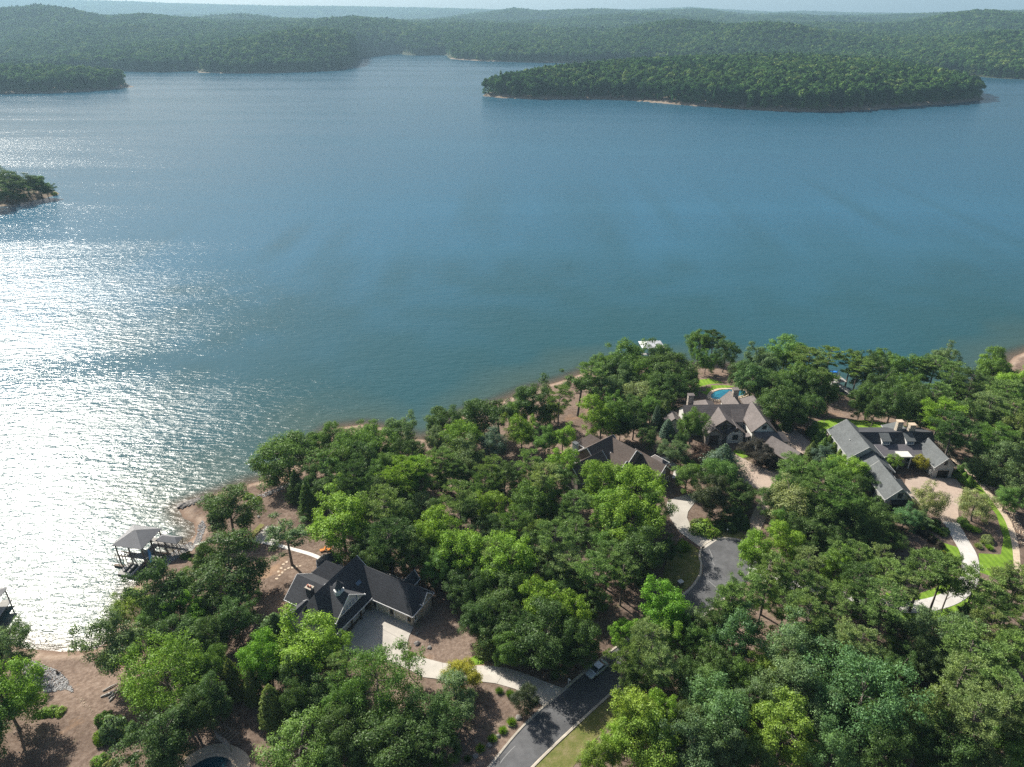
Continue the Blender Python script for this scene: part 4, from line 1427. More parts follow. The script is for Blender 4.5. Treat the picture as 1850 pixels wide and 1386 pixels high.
panel_door(h3, -5.3, -2.0, 0, 2.2, 2.7, '-v', 'dark_trim', 'front_door', 1, frame='dark_trim')
window(h3, 0.7, -1.5, 1.9, 1.3, 1.3, '-v', 2, 2, 'dark_trim')
window(h3, 0.7, -1.5, 4.0, 0.9, 0.6, '-v', 2, 1, 'dark_trim')
window(h3, -2.4, -0.5, 4.6, 1.5, 1.2, '-v', 2, 2, 'dark_trim')
window(h3, 7.2, -3.8, 6.3, 0.9, 0.9, '-v', 2, 2, 'dark_trim')
for u in (6.5, 9.0, 11.6): window(h3, u, -6.0, 1.7, 1.1, 1.4, '-v', 2, 2, 'dark_trim')
for v in (-2.5, 0.0): window(h3, 4.2, v, 2.2, 0.9, 1.5, '-u', 2, 2, 'dark_trim')
for u in (-10.5, -9.0): window(h3, u, 2.8, 2.4, 1.0, 1.7, '-v', 2, 2, 'dark_trim')
MB().slab([(2.6, -3.4, 3.0), (4.3, -3.4, 3.4), (4.3, -1.6, 3.4), (2.6, -1.6, 3.0)], [(0, 1, 2, 3)], 0.15).build('bay_roof', rb, h3)
MB().bar((-2.4, -1.0, 3.6), (-2.4, -1.0, 7.0), 0.25).build('gable_post', M['dark_trim'], h3)
MB().bar((-5.2, -1.0, 5.0), (0.4, -1.0, 5.0), 0.22).build('gable_beam', M['dark_trim'], h3)
# --- house 4: grey roof with two dormers
h4 = empty('house', (98.0, 150.0, 8.0), 0)
tag(h4, 'long low house with slate grey roofs, two dormers and a walled court', 'house')
rb, wl = M['roof_grey'], M['greybrick']
MB().slab([(-8.0, 7.2, 4.25), (12.6, 7.2, 4.25), (12.6, 9.5, 6.6), (-8.0, 9.5, 6.6), (12.6, 15.4, 4.5), (-8.0, 15.4, 4.5)], [(0, 1, 2, 3), (3, 2, 4, 5)], 0.2).build('roof', M['roof_black'], h4)  # near-black shingle puts the steep front slope's shade into the colour
MB().slab([(-6.0, 3.0, 3.2), (10.4, 3.0, 3.2), (10.4, 7.2, 4.28), (-6.0, 7.2, 4.28)], [(0, 1, 2, 3)], 0.18).build('porch_roof', M['roof_violet'], h4)
MB().box(-7.6, 12.2, 4.6, 15.0, -1.6, 3.4).build('wall', wl, h4)
obj('wall', [(12.2, 7.4, 3.4), (12.2, 15.0, 3.4), (12.2, 15.0, 4.3), (12.2, 9.5, 6.3), (12.2, 7.4, 4.1)], [(0, 1, 2, 3, 4)], wl, h4)
MB().bar((-6.0, 2.95, 3.1), (8.2, 2.95, 3.1), 0.1, 0.16).build('gutter', M['white'], h4)
block(h4, -12.7, -3.5, 0.8, 14.6, 4.2, 7.5, 'v', (0, 0), rb, wl, trim='greybrick')
block(h4, -11.0, -3.0, -4.2, 1.2, 3.3, 6.05, 'v', (0, 0), rb, wl, trim='greybrick')
block(h4, -10.9, -4.3, -15.6, -3.9, 3.4, 6.6, 'v', (0, 0), rb, wl, trim='greybrick')
block(h4, -7.2, -3.2, -12.6, -7.0, 3.2, 5.3, 'u', (0, 0.6), rb, wl, trim='greybrick')
block(h4, 7.8, 13.3, -2.2, 7.4, 3.3, 6.1, 'v', (0, 0), rb, wl, trim='greybrick')
block(h4, 3.3, 8.8, 11.0, 17.4, 4.0, 6.9, 'v', (0, 1), rb, wl, trim='greybrick')
for u in (-1.4, 4.9):
    MB().slab([(u - 0.25, 6.75, 5.4), (u + 2.25, 6.75, 5.4), (u + 2.25, 9.3, 6.5), (u - 0.25, 9.3, 6.5)], [(0, 1, 2, 3)], 0.14).build('dormer_roof', rb, h4)
    MB().add([(u, 7.0, 4.0), (u + 2, 7.0, 4.0), (u + 2, 7.0, 5.36), (u, 7.0, 5.36), (u, 9.2, 4.0), (u + 2, 9.2, 4.0), (u + 2, 9.2, 6.3), (u, 9.2, 6.3)],
             [(0, 1, 2, 3), (1, 5, 6, 2), (4, 0, 3, 7), (5, 4, 7, 6)]).build('dormer_wall', M['white'], h4)
    window(h4, u + 1.0, 7.0, 4.85, 1.5, 0.65, '-v', 3, 1, 'white', 'glass_sky', 'dormer_window')
chimney(h4, 4.4, 11.4, 3.0, 8.9, 1.4, 1.2, 'brick', 'tanstone')
chimney(h4, 7.4, 10.6, 3.0, 8.4, 1.5, 1.2, 'brick', 'tanstone')
MB().box(1.0, 4.3, 2.0, 4.6, 3.5, 3.8).build('portico_roof', M['cream'], h4)
for u in (1.25, 4.05): MB().box(u - 0.14, u + 0.14, 2.1, 2.38, -1.0, 3.5).build('portico_post', M['cream'], h4)
panel_door(h4, 2.65, 4.6, 0, 1.8, 2.5, '-v', 'dark', 'front_door', 1)
for u in (-1.6, 0.3, 5.3, 7.0): window(h4, u, 4.6, 1.5, 1.2, 1.5, '-v', 2, 3, 'dark_trim')
panel_door(h4, 10.55, -1.8, 0, 2.9, 2.3, '-v', 'dark', rows=4, frame='greybrick')
window(h4, 10.55, -1.8, 4.4, 0.5, 0.9, '-v', 1, 2, 'dark_trim')
panel_door(h4, -7.4, -15.2, -0.2, 3.6, 2.3, '-v', 'dark', rows=4, frame='greybrick')
MB().slab([(-9.4, -16.3, 2.7), (-5.4, -16.3, 2.7), (-5.4, -15.2, 3.15), (-9.4, -15.2, 3.15)], [(0, 1, 2, 3)], 0.08).build('awning', M['metal'], h4)
window(h4, -7.4, -15.2, 4.3, 0.9, 1.2, '-v', 2, 2, 'dark_trim')
for v in (-13.5, -9.5): window(h4, -10.5, v, 1.6, 1.0, 1.3, '-u', 2, 2, 'dark_trim')
for v in (3.0, 6.0, 9.0): window(h4, -12.3, v, 1.8, 1.1, 1.6, '-u', 2, 2, 'dark_trim')
MB().lathe([(0.12, 0), (0.12, 0.4)], 8, (-10.4, 6.5, 5.75)).build('roof_vent', M['white'], h4)


# ------------------------------------------------------------------ boathouse and docks
def hip_roof(parent, x0, x1, y0, y1, ze, zr, mat, ridge=0.0, t=0.12, name='roof'):
    cx_, cy_ = (x0 + x1) / 2, (y0 + y1) / 2
    e = ridge / 2
    V = [(x0, y0, ze), (x1, y0, ze), (x1, y1, ze), (x0, y1, ze), (cx_ - e, cy_, zr), (cx_ + e, cy_, zr)]
    return MB().slab(V, [(0, 1, 5, 4), (1, 2, 5), (2, 3, 4, 5), (3, 0, 4)], t).build(name, mat, parent)


def rail(parent, a, b, z, h=1.0, n=6):
    for k in range(n + 1):
        t = k / n
        x, y = a[0] + (b[0] - a[0]) * t, a[1] + (b[1] - a[1]) * t
        MB().bar((x, y, z), (x, y, z + h), 0.07).build('rail_post', M['timber'], parent)
    MB().bar((*a, z + h + 0.03), (*b, z + h + 0.03), 0.09, 0.06).build('handrail', M['timber'], parent)
    MB().bar((*a, z + h * 0.5), (*b, z + h * 0.5), 0.05, 0.05).build('handrail', M['timber'], parent)


bh = empty('boathouse', (-86.2, 128.5, 0.0), R(-10.7))
tag(bh, 'two-level boathouse dock with a grey hipped roof and timber posts', 'boathouse')
hip_roof(bh, -3.75, 3.75, -3.75, 3.75, 5.4, 7.4, M['roof_dock'], 0.4)
for (x, y) in [(-3.3, -3.3), (0, -3.3), (3.3, -3.3), (-3.3, 3.3), (0, 3.3), (3.3, 3.3), (-3.3, 0), (3.3, 0)]:
    MB().box(x - 0.11, x + 0.11, y - 0.11, y + 0.11, -2.4, 5.4).build('post', M['timber'], bh)
def planks(parent, x0, x1, y0, y1, z, n, mat='decking', along='x'):
    for k in range(n):
        if along == 'x':
            a, b = y0 + (y1 - y0) * k / n, y0 + (y1 - y0) * (k + 1) / n
            MB().box(x0, x1, a + 0.015, b - 0.015, z - 0.06, z).build('plank', M[mat], parent)
        else:
            a, b = x0 + (x1 - x0) * k / n, x0 + (x1 - x0) * (k + 1) / n
            MB().box(a + 0.015, b - 0.015, y0, y1, z - 0.06, z).build('plank', M[mat], parent)
planks(bh, -1.2, 3.9, -3.6, -2.1, 2.5, 6)
planks(bh, 2.2, 3.9, -2.1, 3.5, 2.5, 6, along='y')
planks(bh, -3.5, 2.2, 2.2, 3.5, 2.5, 5)
for y in (-3.5, -2.2, 2.3, 3.4): MB().bar((-3.4, y, 2.34), (3.8, y, 2.34), 0.14, 0.2).build('beam', M['timber'], bh)
rail(bh, (-1.2, -3.6), (2.0, -3.6), 2.5, 1.0, 5)
rail(bh, (3.85, -3.4), (3.85, 0.2), 2.5, 1.0, 5)
for k, x in enumerate((-3.4, -2.6, -1.8, -1.0)):
    MB().bar((x, -3.9, -2.2), (x, -3.9, 3.4), 0.1).build('pile', M['timber'], bh)
rail(bh, (-3.9, -3.9), (-0.9, -3.9), 1.6, 0.9, 4)
# floating slip below
for x0, x1 in ((-1.2, -0.35), (0.55, 0.95), (1.9, 2.3)):
    MB().box(x0, x1, -6.6, -3.2, 0.05, 0.45).build('float', M['decking'], bh)
MB().box(-1.2, 2.3, -7.2, -6.5, 0.06, 0.47).build('float', M['decking'], bh)
MB().box(-3.9, -1.4, -4.8, -4.2, 0.05, 0.42).build('float', M['timber'], bh)
# stair between levels
for k in range(9):
    MB().box(3.9, 4.7, -2.4 - k * 0.28, -2.14 - k * 0.28, 2.2 - k * 0.26, 2.27 - k * 0.26).build('stair_tread', M['timber'], bh)
hip_roof(bh, 4.1, 9.6, 0.35, 2.85, 4.5, 5.3, M['roof_dock'], 3.2, name='gangway_roof')
for x in (4.5, 6.2, 7.9, 9.3):
    for y in (0.6, 2.6):
        MB().bar((x, y, -1.0), (x, y, 4.5), 0.13).build('gangway_post', M['timber'], bh)
planks(bh, 3.9, 12.6, 0.8, 2.4, 2.5, 18, along='y')
for y in (0.9, 2.3): MB().bar((3.9, y, 2.36), (12.6, y, 2.36), 0.12, 0.16).build('gangway_beam', M['timber'], bh)
rail(bh, (4.2, 0.75), (11.8, 0.75), 2.5, 0.95, 8)
rail(bh, (4.2, 2.45), (11.8, 2.45), 2.5, 0.95, 8)


def hull(n=13, L=3.3, W=0.36, D=0.12):
    V, Fc = [], []
    for i in range(n):
        t = i / (n - 1) * 2 - 1
        w = W * (1 - abs(t) ** 2.6) ** 0.6 + 0.01
        z = 0.16 * abs(t) ** 3
        for (s, q) in ((-1, 1), (-0.75, 0.0), (0, -0.15), (0.75, 0.0), (1, 1), (0.5, 1.25), (-0.5, 1.25)):
            V.append((t * L / 2, s * w, z + q * D))
    for i in range(n - 1):
        for k in range(7):
            Fc.append((i * 7 + k, (i + 1) * 7 + k, (i + 1) * 7 + (k + 1) % 7, i * 7 + (k + 1) % 7))
    Fc += [tuple(range(7))[::-1], tuple((n - 1) * 7 + k for k in range(7))]
    return V, Fc


Vk, Fk = hull()
kb = empty('paddleboard', (-82.2, 124.9, 2.75), 0)
tag(kb, 'light blue paddleboard leaning on the boathouse stair rail', 'paddleboard')
bd = obj('board', Vk, Fk, M['blue_board'], kb, smooth=True)
bd.rotation_euler = (R(25), R(38), R(-62))
fn = MB().add([(-1.2, 0, -0.02), (-0.95, 0, -0.02), (-1.25, 0, -0.28), (-1.2, 0.03, -0.02)], [(0, 1, 2), (0, 2, 3), (1, 3, 2), (0, 3, 1)]).build('fin', M['white'], kb)
fn.rotation_euler = bd.rotation_euler

ld = empty('boat_dock', (-109.6, 109.5, 0), R(5))
tag(ld, 'grey-roofed boat dock cut off by the left edge', 'dock')
hip_roof(ld, -5.0, 2.6, -1.0, 4.2, 3.8, 4.8, M['roof_dock'], 2.4)
for x in (-4.6, -1.2, 2.2):
    for y in (-0.6, 3.8): MB().bar((x, y, -2.0), (x, y, 3.8), 0.18).build('post', M['timber'], ld)
planks(ld, 1.0, 3.0, -4.5, 3.6, 1.0, 8, along='x')
for x in (1.1, 2.9): MB().bar((x, -4.5, 0.86), (x, 3.6, 0.86), 0.14, 0.16).build('beam', M['timber'], ld)
for y in (-4.0, -1.6): MB().bar((2.8, y, -2.0), (2.8, y, 1.9), 0.16).build('pile', M['timber'], ld)

wd = empty('boat_dock', (51.6, 239.5, 0), R(4))
tag(wd, 'white metal boat dock roof showing above trees at the shore', 'dock')
hip_roof(wd, -4.2, 4.2, -3.2, 3.2, 3.6, 4.9, M['roof_white'], 3.2)
for x in (-3.8, 0, 3.8):
    for y in (-2.8, 2.8): MB().bar((x, y, -2.4), (x, y, 3.6), 0.18).build('post', M['timber'], wd)
planks(wd, -4.0, 4.0, -3.0, -1.6, 0.9, 5)
planks(wd, -0.7, 0.7, -16.0, -3.0, 0.9, 6, along='x')
for y in (-15, -10.0, -6.0): MB().bar((0.5, y, -2), (0.5, y, 1.4), 0.14).build('pile', M['timber'], wd)

sdk = empty('swim_dock', (109.0, 212.5, 0), R(10))
tag(sdk, 'two-level swim dock with a bright blue slide behind shore trees', 'dock')
planks(sdk, -2.8, 2.8, -2.4, 2.4, 3.0, 8)
for x in (-2.6, 0, 2.6):
    for y in (-2.2, 2.2): MB().bar((x, y, -2.4), (x, y, 4.0), 0.18).build('post', M['timber'], sdk)
rail(sdk, (-2.6, 2.3), (2.6, 2.3), 3.0, 1.0, 6)
rail(sdk, (-2.6, -2.3), (-2.6, 2.3), 3.0, 1.0, 5)
mb = MB()
for k in range(9):
    t = k / 8
    x, y, z = -0.6 + 0.35 * math.sin(t * 5), 1.8 + 3.0 * t, 5.4 - 4.6 * t ** 0.8
    for s, q in ((-0.75, 0.45), (-0.6, 0.0), (0.6, 0.0), (0.75, 0.45)): mb.V.append((x + s, y, z + q))
for k in range(8):
    for s in range(3): mb.F.append((k * 4 + s, k * 4 + s + 1, (k + 1) * 4 + s + 1, (k + 1) * 4 + s))
mb.build('slide', M['blue_slide'], sdk)
MB().box(-1.7, 0.5, 0.4, 1.8, 5.2, 5.32).build('slide_platform', M['blue_slide'], sdk)
for x in (-1.5, 0.3): MB().bar((x, 0.6, 3.0), (x, 0.6, 6.2), 0.12).build('post', M['blue_slide'], sdk)
planks(sdk, -0.8, 0.8, -9.0, -2.4, 2.2, 6, along='x')
bl = empty('bath_house', (*ground(1506, 704)[:2], ground(1506, 704)[2]), R(12))
tag(bl, 'small pale stone hut on the bank beside the blue slide', 'hut')
block(bl, -1.6, 1.6, -1.4, 1.4, 2.3, 3.1, 'u', (1, 1), M['roof_white'], M['cream'], oh=0.25, zb=-0.8)
panel_door(bl, 0, -1.15, 0, 0.9, 2.0, '-v', 'dark_trim', 'door', 1)


# ------------------------------------------------------------------ pools
def blob(cx_, cy_, rs, rot=0, n=48):
    out = []
    for i in range(n):
        a = 2 * math.pi * i / n
        r = 1 + sum(k * math.cos(f * a + p) for f, k, p in rs[2])
        x, y = rs[0] * r * math.cos(a), rs[1] * r * math.sin(a)
        out.append((cx_ + x * math.cos(rot) - y * math.sin(rot), cy_ + x * math.sin(rot) + y * math.cos(rot)))
    return out


def pool(loc, rs, rot, label, deck_off, deck_mat, stones=30, wm='pool'):
    z = hz(*loc) + 0.02
    p = empty('swimming_pool', (loc[0], loc[1], z), rot)
    tag(p, label, 'pool')
    inn = blob(0, 0, rs)
    n = len(inn)
    obj('water', [(x, y, 0.13) for x, y in inn], [tuple(range(n))], M[wm], p)
    outd = blob(0, 0, (rs[0] + deck_off, rs[1] + deck_off, rs[2]))
    mid_ = blob(0, 0, (rs[0] + 0.45, rs[1] + 0.45, rs[2]))
    V = [(x, y, 0.10) for x, y in mid_] + [(x, y, 0.10) for x, y in outd] + [(x, y, -0.5) for x, y in outd]
    Fc = [(i, n + i, n + (i + 1) % n, (i + 1) % n) for i in range(n)] + [(n + i, 2 * n + i, 2 * n + (i + 1) % n, n + (i + 1) % n) for i in range(n)]
    obj('deck', V, Fc, M[deck_mat], p)
    m = stones
    inn2, mid2 = blob(0, 0, (rs[0] - 0.05, rs[1] - 0.05, rs[2]), 0, m * 4), blob(0, 0, (rs[0] + 0.5, rs[1] + 0.5, rs[2]), 0, m * 4)
    rg = random.Random(5)
    for k in range(m):
        a, b = k * 4, (k * 4 + 4) % (m * 4)
        t = 0.22 + rg.uniform(-0.03, 0.06)
        sh = 0.96
        A0, A1, B0, B1 = Vector(inn2[a]), Vector(mid2[a]), Vector(inn2[b]), Vector(mid2[b])
        c = (A0 + A1 + B0 + B1) / 4
        q = [c + (w - c) * sh for w in (A0, A1, B1, B0)]
        MB().slab([(w.x, w.y, t) for w in q][::-1], [(0, 1, 2, 3)], 0.5).build('coping_stone', M['tanstone'], p)
    return p


pool((66.5, 193.2), (5.6, 3.0, [(2, 0.10, 0.6), (3, 0.10, 1.4)]), R(22), 'curved blue pool with tan stone edge behind the stone house', 1.1, 'tanstone', 34)
pool((-48.2, 71.6), (3.3, 2.2, [(2, 0.12, 0.3), (3, 0.08, 2.0)]), R(20), 'dark blue pool with pale stone surround at the bottom edge', 2.4, 'tanstone', 26, 'pool_dark')
sw = empty('pergola', (*ground(414, 1342)[:2], ground(414, 1342)[2]), R(-34))
tag(sw, 'dark timber pergola with a pale slatted screen beside the lower pool', 'pergola')
for x in (-1.7, 1.7):
    for y in (-0.8, 0.8): MB().bar((x, y, -0.4), (x, y, 2.3), 0.14).build('post', M['timber'], sw)
for k in range(12):
    MB().box(-1.8 + k * 0.31, -1.62 + k * 0.31, -1.0, -0.86, 1.1, 2.35).build('slat', M['decking'], sw)
for y in (-0.8, 0.8): MB().bar((-1.9, y, 2.35), (1.9, y, 2.35), 0.12, 0.16).build('beam', M['timber'], sw)
for k in range(6): MB().bar((-1.7 + k * 0.68, -1.1, 2.48), (-1.7 + k * 0.68, 1.1, 2.48), 0.07, 0.1).build('rafter', M['timber'], sw)


# ------------------------------------------------------------------ car
def make_car():
    x, y, z = ground(1081, 1206)
    T = Lw[np.argmin(np.hypot(Lw[:, 0] - x, Lw[:, 1] - y))]
    j = int(np.argmin(np.hypot(Lw[:, 0] - x, Lw[:, 1] - y)))
    d = Lw[j + 1] - Lw[j - 1]
    d /= np.linalg.norm(d)
    nrm = np.array([d[1], -d[0]])
    pos = Lw[j] + nrm * 1.15
    c = empty('parked_car', (pos[0], pos[1], hz(*pos) + 0.055), math.atan2(-d[1], -d[0]))
    tag(c, 'silver blue saloon car parked at the left kerb of the lane', 'car')
    paint, nt, out = new_mat('silver_paint')
    p = N(nt, 'ShaderNodeBsdfPrincipled', Roughness=0.32, Metallic=0.25)
    p.inputs['Base Color'].default_value = (0.46, 0.53, 0.60, 1)
    p.inputs['Coat Weight'].default_value = 0.6
    nt.links.new(p.outputs[0], out.inputs[0])
    # cross-sections along the car: x, half width low, half width belt, z sill, z belt
    S_ = [(2.32, 0.62, 0.60, 0.32, 0.62), (2.2, 0.80, 0.74, 0.22, 0.72), (1.7, 0.88, 0.82, 0.2, 0.84), (0.95, 0.9, 0.86, 0.2, 0.93), (0.0, 0.9, 0.87, 0.2, 0.96), (-1.1, 0.9, 0.87, 0.2, 0.98), (-1.75, 0.88, 0.84, 0.22, 0.99), (-2.2, 0.82, 0.76, 0.28, 0.92), (-2.34, 0.66, 0.62, 0.38, 0.78)]
    V, Fc = [], []
    for (sx, wl_, wb, zl, zb_) in S_:
        V += [(sx, -wl_ * 0.9, zl), (sx, -wl_, zl + 0.14), (sx, -wl_ * 1.0, (zl + zb_) / 2), (sx, -wb, zb_ - 0.05), (sx, -wb * 0.8, zb_ + 0.015), (sx, 0, zb_ + 0.035),
              (sx, wb * 0.8, zb_ + 0.015), (sx, wb, zb_ - 0.05), (sx, wl_ * 1.0, (zl + zb_) / 2), (sx, wl_, zl + 0.14), (sx, wl_ * 0.9, zl)]
    n = 11
    for i in range(len(S_) - 1):
        for k in range(n - 1): Fc.append((i * n + k, (i + 1) * n + k, (i + 1) * n + k + 1, i * n + k + 1))
        Fc.append((i * n + n - 1, (i + 1) * n + n - 1, (i + 1) * n, i * n))
    Fc += [tuple(range(n)), tuple((len(S_) - 1) * n + k for k in range(n))[::-1]]
    obj('body', V, Fc, paint, c, smooth=True)
    # cabin: glass house and roof
    cab = [(1.05, 0.80, 0.94), (0.32, 0.64, 1.40), (-0.95, 0.64, 1.42), (-1.75, 0.76, 0.99)]
    V = [(sx, s * w, z_) for (sx, w, z_) in cab for s in (-1, 1)]
    obj('glasshouse', V, [(0, 1, 3, 2), (4, 5, 7, 6), (0, 2, 4, 6), (1, 7, 5, 3)], M['glass'], c)
    MB().slab([(0.36, -0.63, 1.41), (0.36, 0.63, 1.41), (-0.25, 0.66, 1.455), (-0.98, 0.63, 1.43), (-0.98, -0.63, 1.43), (-0.25, -0.66, 1.455)], [(0, 1, 2, 5), (5, 2, 3, 4)], 0.045).build('roof_panel', paint, c)
    for s in (-1, 1):
        for a, b in (((1.06, 0.81, 0.95), (0.34, 0.65, 1.40)), ((-0.33, 0.80, 0.97), (-0.30, 0.66, 1.40)), ((-1.76, 0.77, 1.0), (-0.96, 0.65, 1.42))):
            MB().bar((a[0], a[1] * s, a[2]), (b[0], b[1] * s, b[2]), 0.07, 0.06).build('pillar', paint, c)
        MB().box(0.78, 0.98, s * 0.98 - 0.08, s * 0.98 + 0.08, 0.94, 1.06).build('mirror', paint, c)
        MB().box(2.16, 2.3, s * 0.62 - 0.16, s * 0.62 + 0.13, 0.56, 0.70).build('headlight', M['white'], c)
        MB().box(-2.33, -2.2, s * 0.62 - 0.15, s * 0.62 + 0.12, 0.72, 0.88).build('tail_light', M['redclay'], c)
    for sx in (1.42, -1.42):
        for s in (-1, 1):
            w = empty('wheel', (sx, s * 0.80, 0.33), 0, c)
            tyre = MB().lathe([(0.2, -0.11), (0.32, -0.11), (0.335, -0.06), (0.335, 0.06), (0.32, 0.11), (0.2, 0.11)], 18).build('tyre', M['metal'], w)
            rim = MB().lathe([(0.2, -0.08), (0.06, -0.115), (0.06, 0.115), (0.2, 0.08)], 10).build('rim', M['decking'], w)
            tyre.rotation_euler = rim.rotation_euler = (R(90), 0, 0)
    return c


make_car()


# ------------------------------------------------------------------ small things on the ground
def boulder_mesh(seed, mat):
    rg = np.random.RandomState(seed)
    bm = bmesh.new()
    bmesh.ops.create_icosphere(bm, subdivisions=2, radius=1.0)
    ph = rg.rand(9) * 6.28
    for v in bm.verts:
        p = v.co.copy()
        k = 1 + 0.18 * math.sin(p.x * 3 + ph[0]) + 0.16 * math.sin(p.y * 4 + ph[1]) + 0.12 * math.sin(p.z * 5 + p.x * 3 + ph[2])
        v.co = p * k
        v.co.z *= 0.72
    me = bpy.data.meshes.new('boulder')
    bm.to_mesh(me)
    bm.free()
    me.materials.append(mat)
    return me


BM_ = [boulder_mesh(i, M['rock']) for i in range(3)]
for i, (px_, py_, s, lab) in enumerate([(938, 1297, 0.55, 'dark boulder beside the kerb, nearest the small street tree'), (921, 1312, 0.32, 'low dark stone between the two upper grass tufts of the kerb bed'),
                                        (900, 1330, 0.42, 'pale boulder between middle grass tufts of the kerb bed'), (883, 1347, 0.5, 'dark boulder beside the lowest grass tuft but one at the kerb bed'),
                                        (859, 1367, 0.5, 'pale grey boulder at the lower end of the kerb bed'), (754, 1163, 0.6, 'flat reddish boulder on the mulch beside the concrete court'),
                                        (776, 1170, 0.45, 'dark round boulder on the mulch right of the court'), (753, 1145, 0.35, 'white stone in the shadow of the garage wing'),
                                        (326, 914, 1.2, 'flat dark rock at the tip of the shore outcrop'), (342, 909, 1.1, 'grey rock on the shore outcrop beside the boathouse bay'), (468, 934, 0.45, 'small dark stone on the bare bank above the patio'),
                                        (293, 1032, 0.5, 'pale stone block on the shaded bank under the boathouse')]):
    x, y, z = ground(px_, py_)
    o = link('boulder', BM_[i % 3], None, (x, y, z + 0.12 * s), i * 1.3)
    o.scale = (s, s * 0.85, s * (0.5 if s > 1 else 0.8))
    tag(o, lab, 'boulder', 'boulders on the ground')


def stone_field(name, poly, n, smin, smax, label, seed, mat='riprap'):
    """loose stones nobody could count, one mesh"""
    rg = np.random.RandomState(seed)
    A = np.array(poly)
    P = np.column_stack([rg.uniform(A[:, 0].min(), A[:, 0].max(), n * 4), rg.uniform(A[:, 1].min(), A[:, 1].max(), n * 4)])
    P = P[in_poly(P, A)][:n]
    Z = land_h(P)
    base = np.array([(0, 0, 1), (0.9, 0, 0.25), (0.2, 0.95, 0.2), (-0.85, 0.35, 0.3), (-0.45, -0.85, 0.2), (0.5, -0.7, 0.35), (0, 0, -0.7)])
    tri = np.array([(0, 1, 2), (0, 2, 3), (0, 3, 4), (0, 4, 5), (0, 5, 1), (6, 2, 1), (6, 3, 2), (6, 4, 3), (6, 5, 4), (6, 1, 5)])
    V, Fq = [], []
    for i, (p, z) in enumerate(zip(P, Z)):
        s = rg.uniform(smin, smax)
        a = rg.rand() * 6.28
        b = base * (1 + rg.uniform(-0.25, 0.25, base.shape)) * s * np.array([1, 0.8, 0.6])
        r = np.column_stack([b[:, 0] * math.cos(a) - b[:, 1] * math.sin(a), b[:, 0] * math.sin(a) + b[:, 1] * math.cos(a), b[:, 2]])
        V.append(r + np.array([p[0], p[1], z + s * 0.15]))
        Fq.append(tri + i * 7)
    return tag(link(name, fast_mesh(name, np.vstack(V), np.vstack(Fq), M[mat])), label, 'stones', kind='stuff')


stone_field('riprap', gpoly([(38, 1196), (52, 1192), (80, 1202), (105, 1212), (122, 1228), (134, 1252), (120, 1246), (100, 1250), (82, 1252), (60, 1232), (42, 1216)]), 1500, 0.10, 0.26, 'grey riprap stones spread on the cove beach', 1)
stone_field('riprap', gpoly([(262, 1044), (285, 1038), (308, 1018), (334, 1000), (352, 990), (346, 978), (318, 992), (288, 1016), (262, 1034)]), 1300, 0.10, 0.26, 'grey riprap stones on the bank below the boathouse gangway', 2)
stone_field('riprap', gpoly([(348, 986), (362, 980), (372, 950), (366, 940), (358, 950), (356, 968)]), 500, 0.10, 0.24, 'grey riprap stones round the small bay', 3)
stone_field('riprap', gpoly([(455, 900), (480, 890), (510, 878), (540, 862), (546, 868), (512, 884), (482, 897), (458, 908)]), 380, 0.12, 0.3, 'line of edging stones along the bare bank', 4)
stone_field('riprap', gpoly([(320, 916), (345, 903), (372, 896), (378, 902), (350, 912), (330, 920)]), 260, 0.2, 0.55, 'broken rock ledges at the shore point', 5, 'rock')
stone_field('riprap', gpoly([(1820, 890), (1850, 960), (1850, 990), (1832, 960), (1812, 905), (1772, 868), (1776, 864)]), 500, 0.10, 0.25, 'edging stones along the gravel path by the lawn', 6, 'tanstone')
stone_field('riprap', gpoly([(130, 1252), (150, 1262), (176, 1290), (172, 1340), (166, 1340), (168, 1296), (146, 1270)]), 260, 0.06, 0.16, 'pale gravel edge of the bare slope above the cove', 7, 'tanstone')
# stepping stones by the lakeside garden
ss = []
for k, (px_, py_) in enumerate([(500, 1046), (505, 1040), (510, 1035), (515, 1030), (521, 1027), (528, 1026), (535, 1024), (542, 1023), (503, 1033), (508, 1027), (512, 1020), (518, 1016)]):
    x, y, z = ground(px_, py_)
    rg = random.Random(k)
    n = 7
    ring = [(0.36 * rg.uniform(0.75, 1.15) * math.cos(2 * math.pi * i / n), 0.30 * rg.uniform(0.75, 1.15) * math.sin(2 * math.pi * i / n), 0.09) for i in range(n)]
    o = MB().slab(ring, [tuple(range(n))], 0.25).build('stepping_stone', M['tanstone'], None, (x, y, z), k)
    tag(o, 'tan %s, by the slim lakeside tree' % ('stepping stone of the %s row, %s' % ('lower' if k < 8 else 'upper', ['first', 'second', 'third', 'fourth', 'fifth', 'sixth', 'seventh', 'eighth'][k if k < 8 else k - 8] + ' from left')), 'stone', 'stepping stones by the lake')


def lounge(px_, py_, rz, label):
    x, y, z = ground(px_, py_)
    c = tag(empty('lounge_chair', (x, y, z), rz), label, 'chair', 'orange chairs behind the house')
    MB().box(-0.55, 0.35, -0.35, 0.35, 0.32, 0.46).build('seat', M['orange'], c)
    MB().add([(0.30, -0.35, 0.42), (0.42, -0.35, 0.40), (0.75, -0.35, 0.98), (0.63, -0.35, 1.02), (0.30, 0.35, 0.42), (0.42, 0.35, 0.40), (0.75, 0.35, 0.98), (0.63, 0.35, 1.02)],
             [(0, 1, 2, 3), (7, 6, 5, 4), (0, 4, 5, 1), (1, 5, 6, 2), (2, 6, 7, 3), (3, 7, 4, 0)]).build('backrest', M['orange'], c)
    for s in (-1, 1):
        for q in (-0.5, 0.35): MB().box(q - 0.03, q + 0.03, s * 0.32 - 0.03, s * 0.32 + 0.03, 0, 0.34).build('leg', M['timber'], c)
        MB().box(-0.5, 0.4, s * 0.38 - 0.04, s * 0.38 + 0.04, 0.58, 0.62).build('armrest', M['timber'], c)


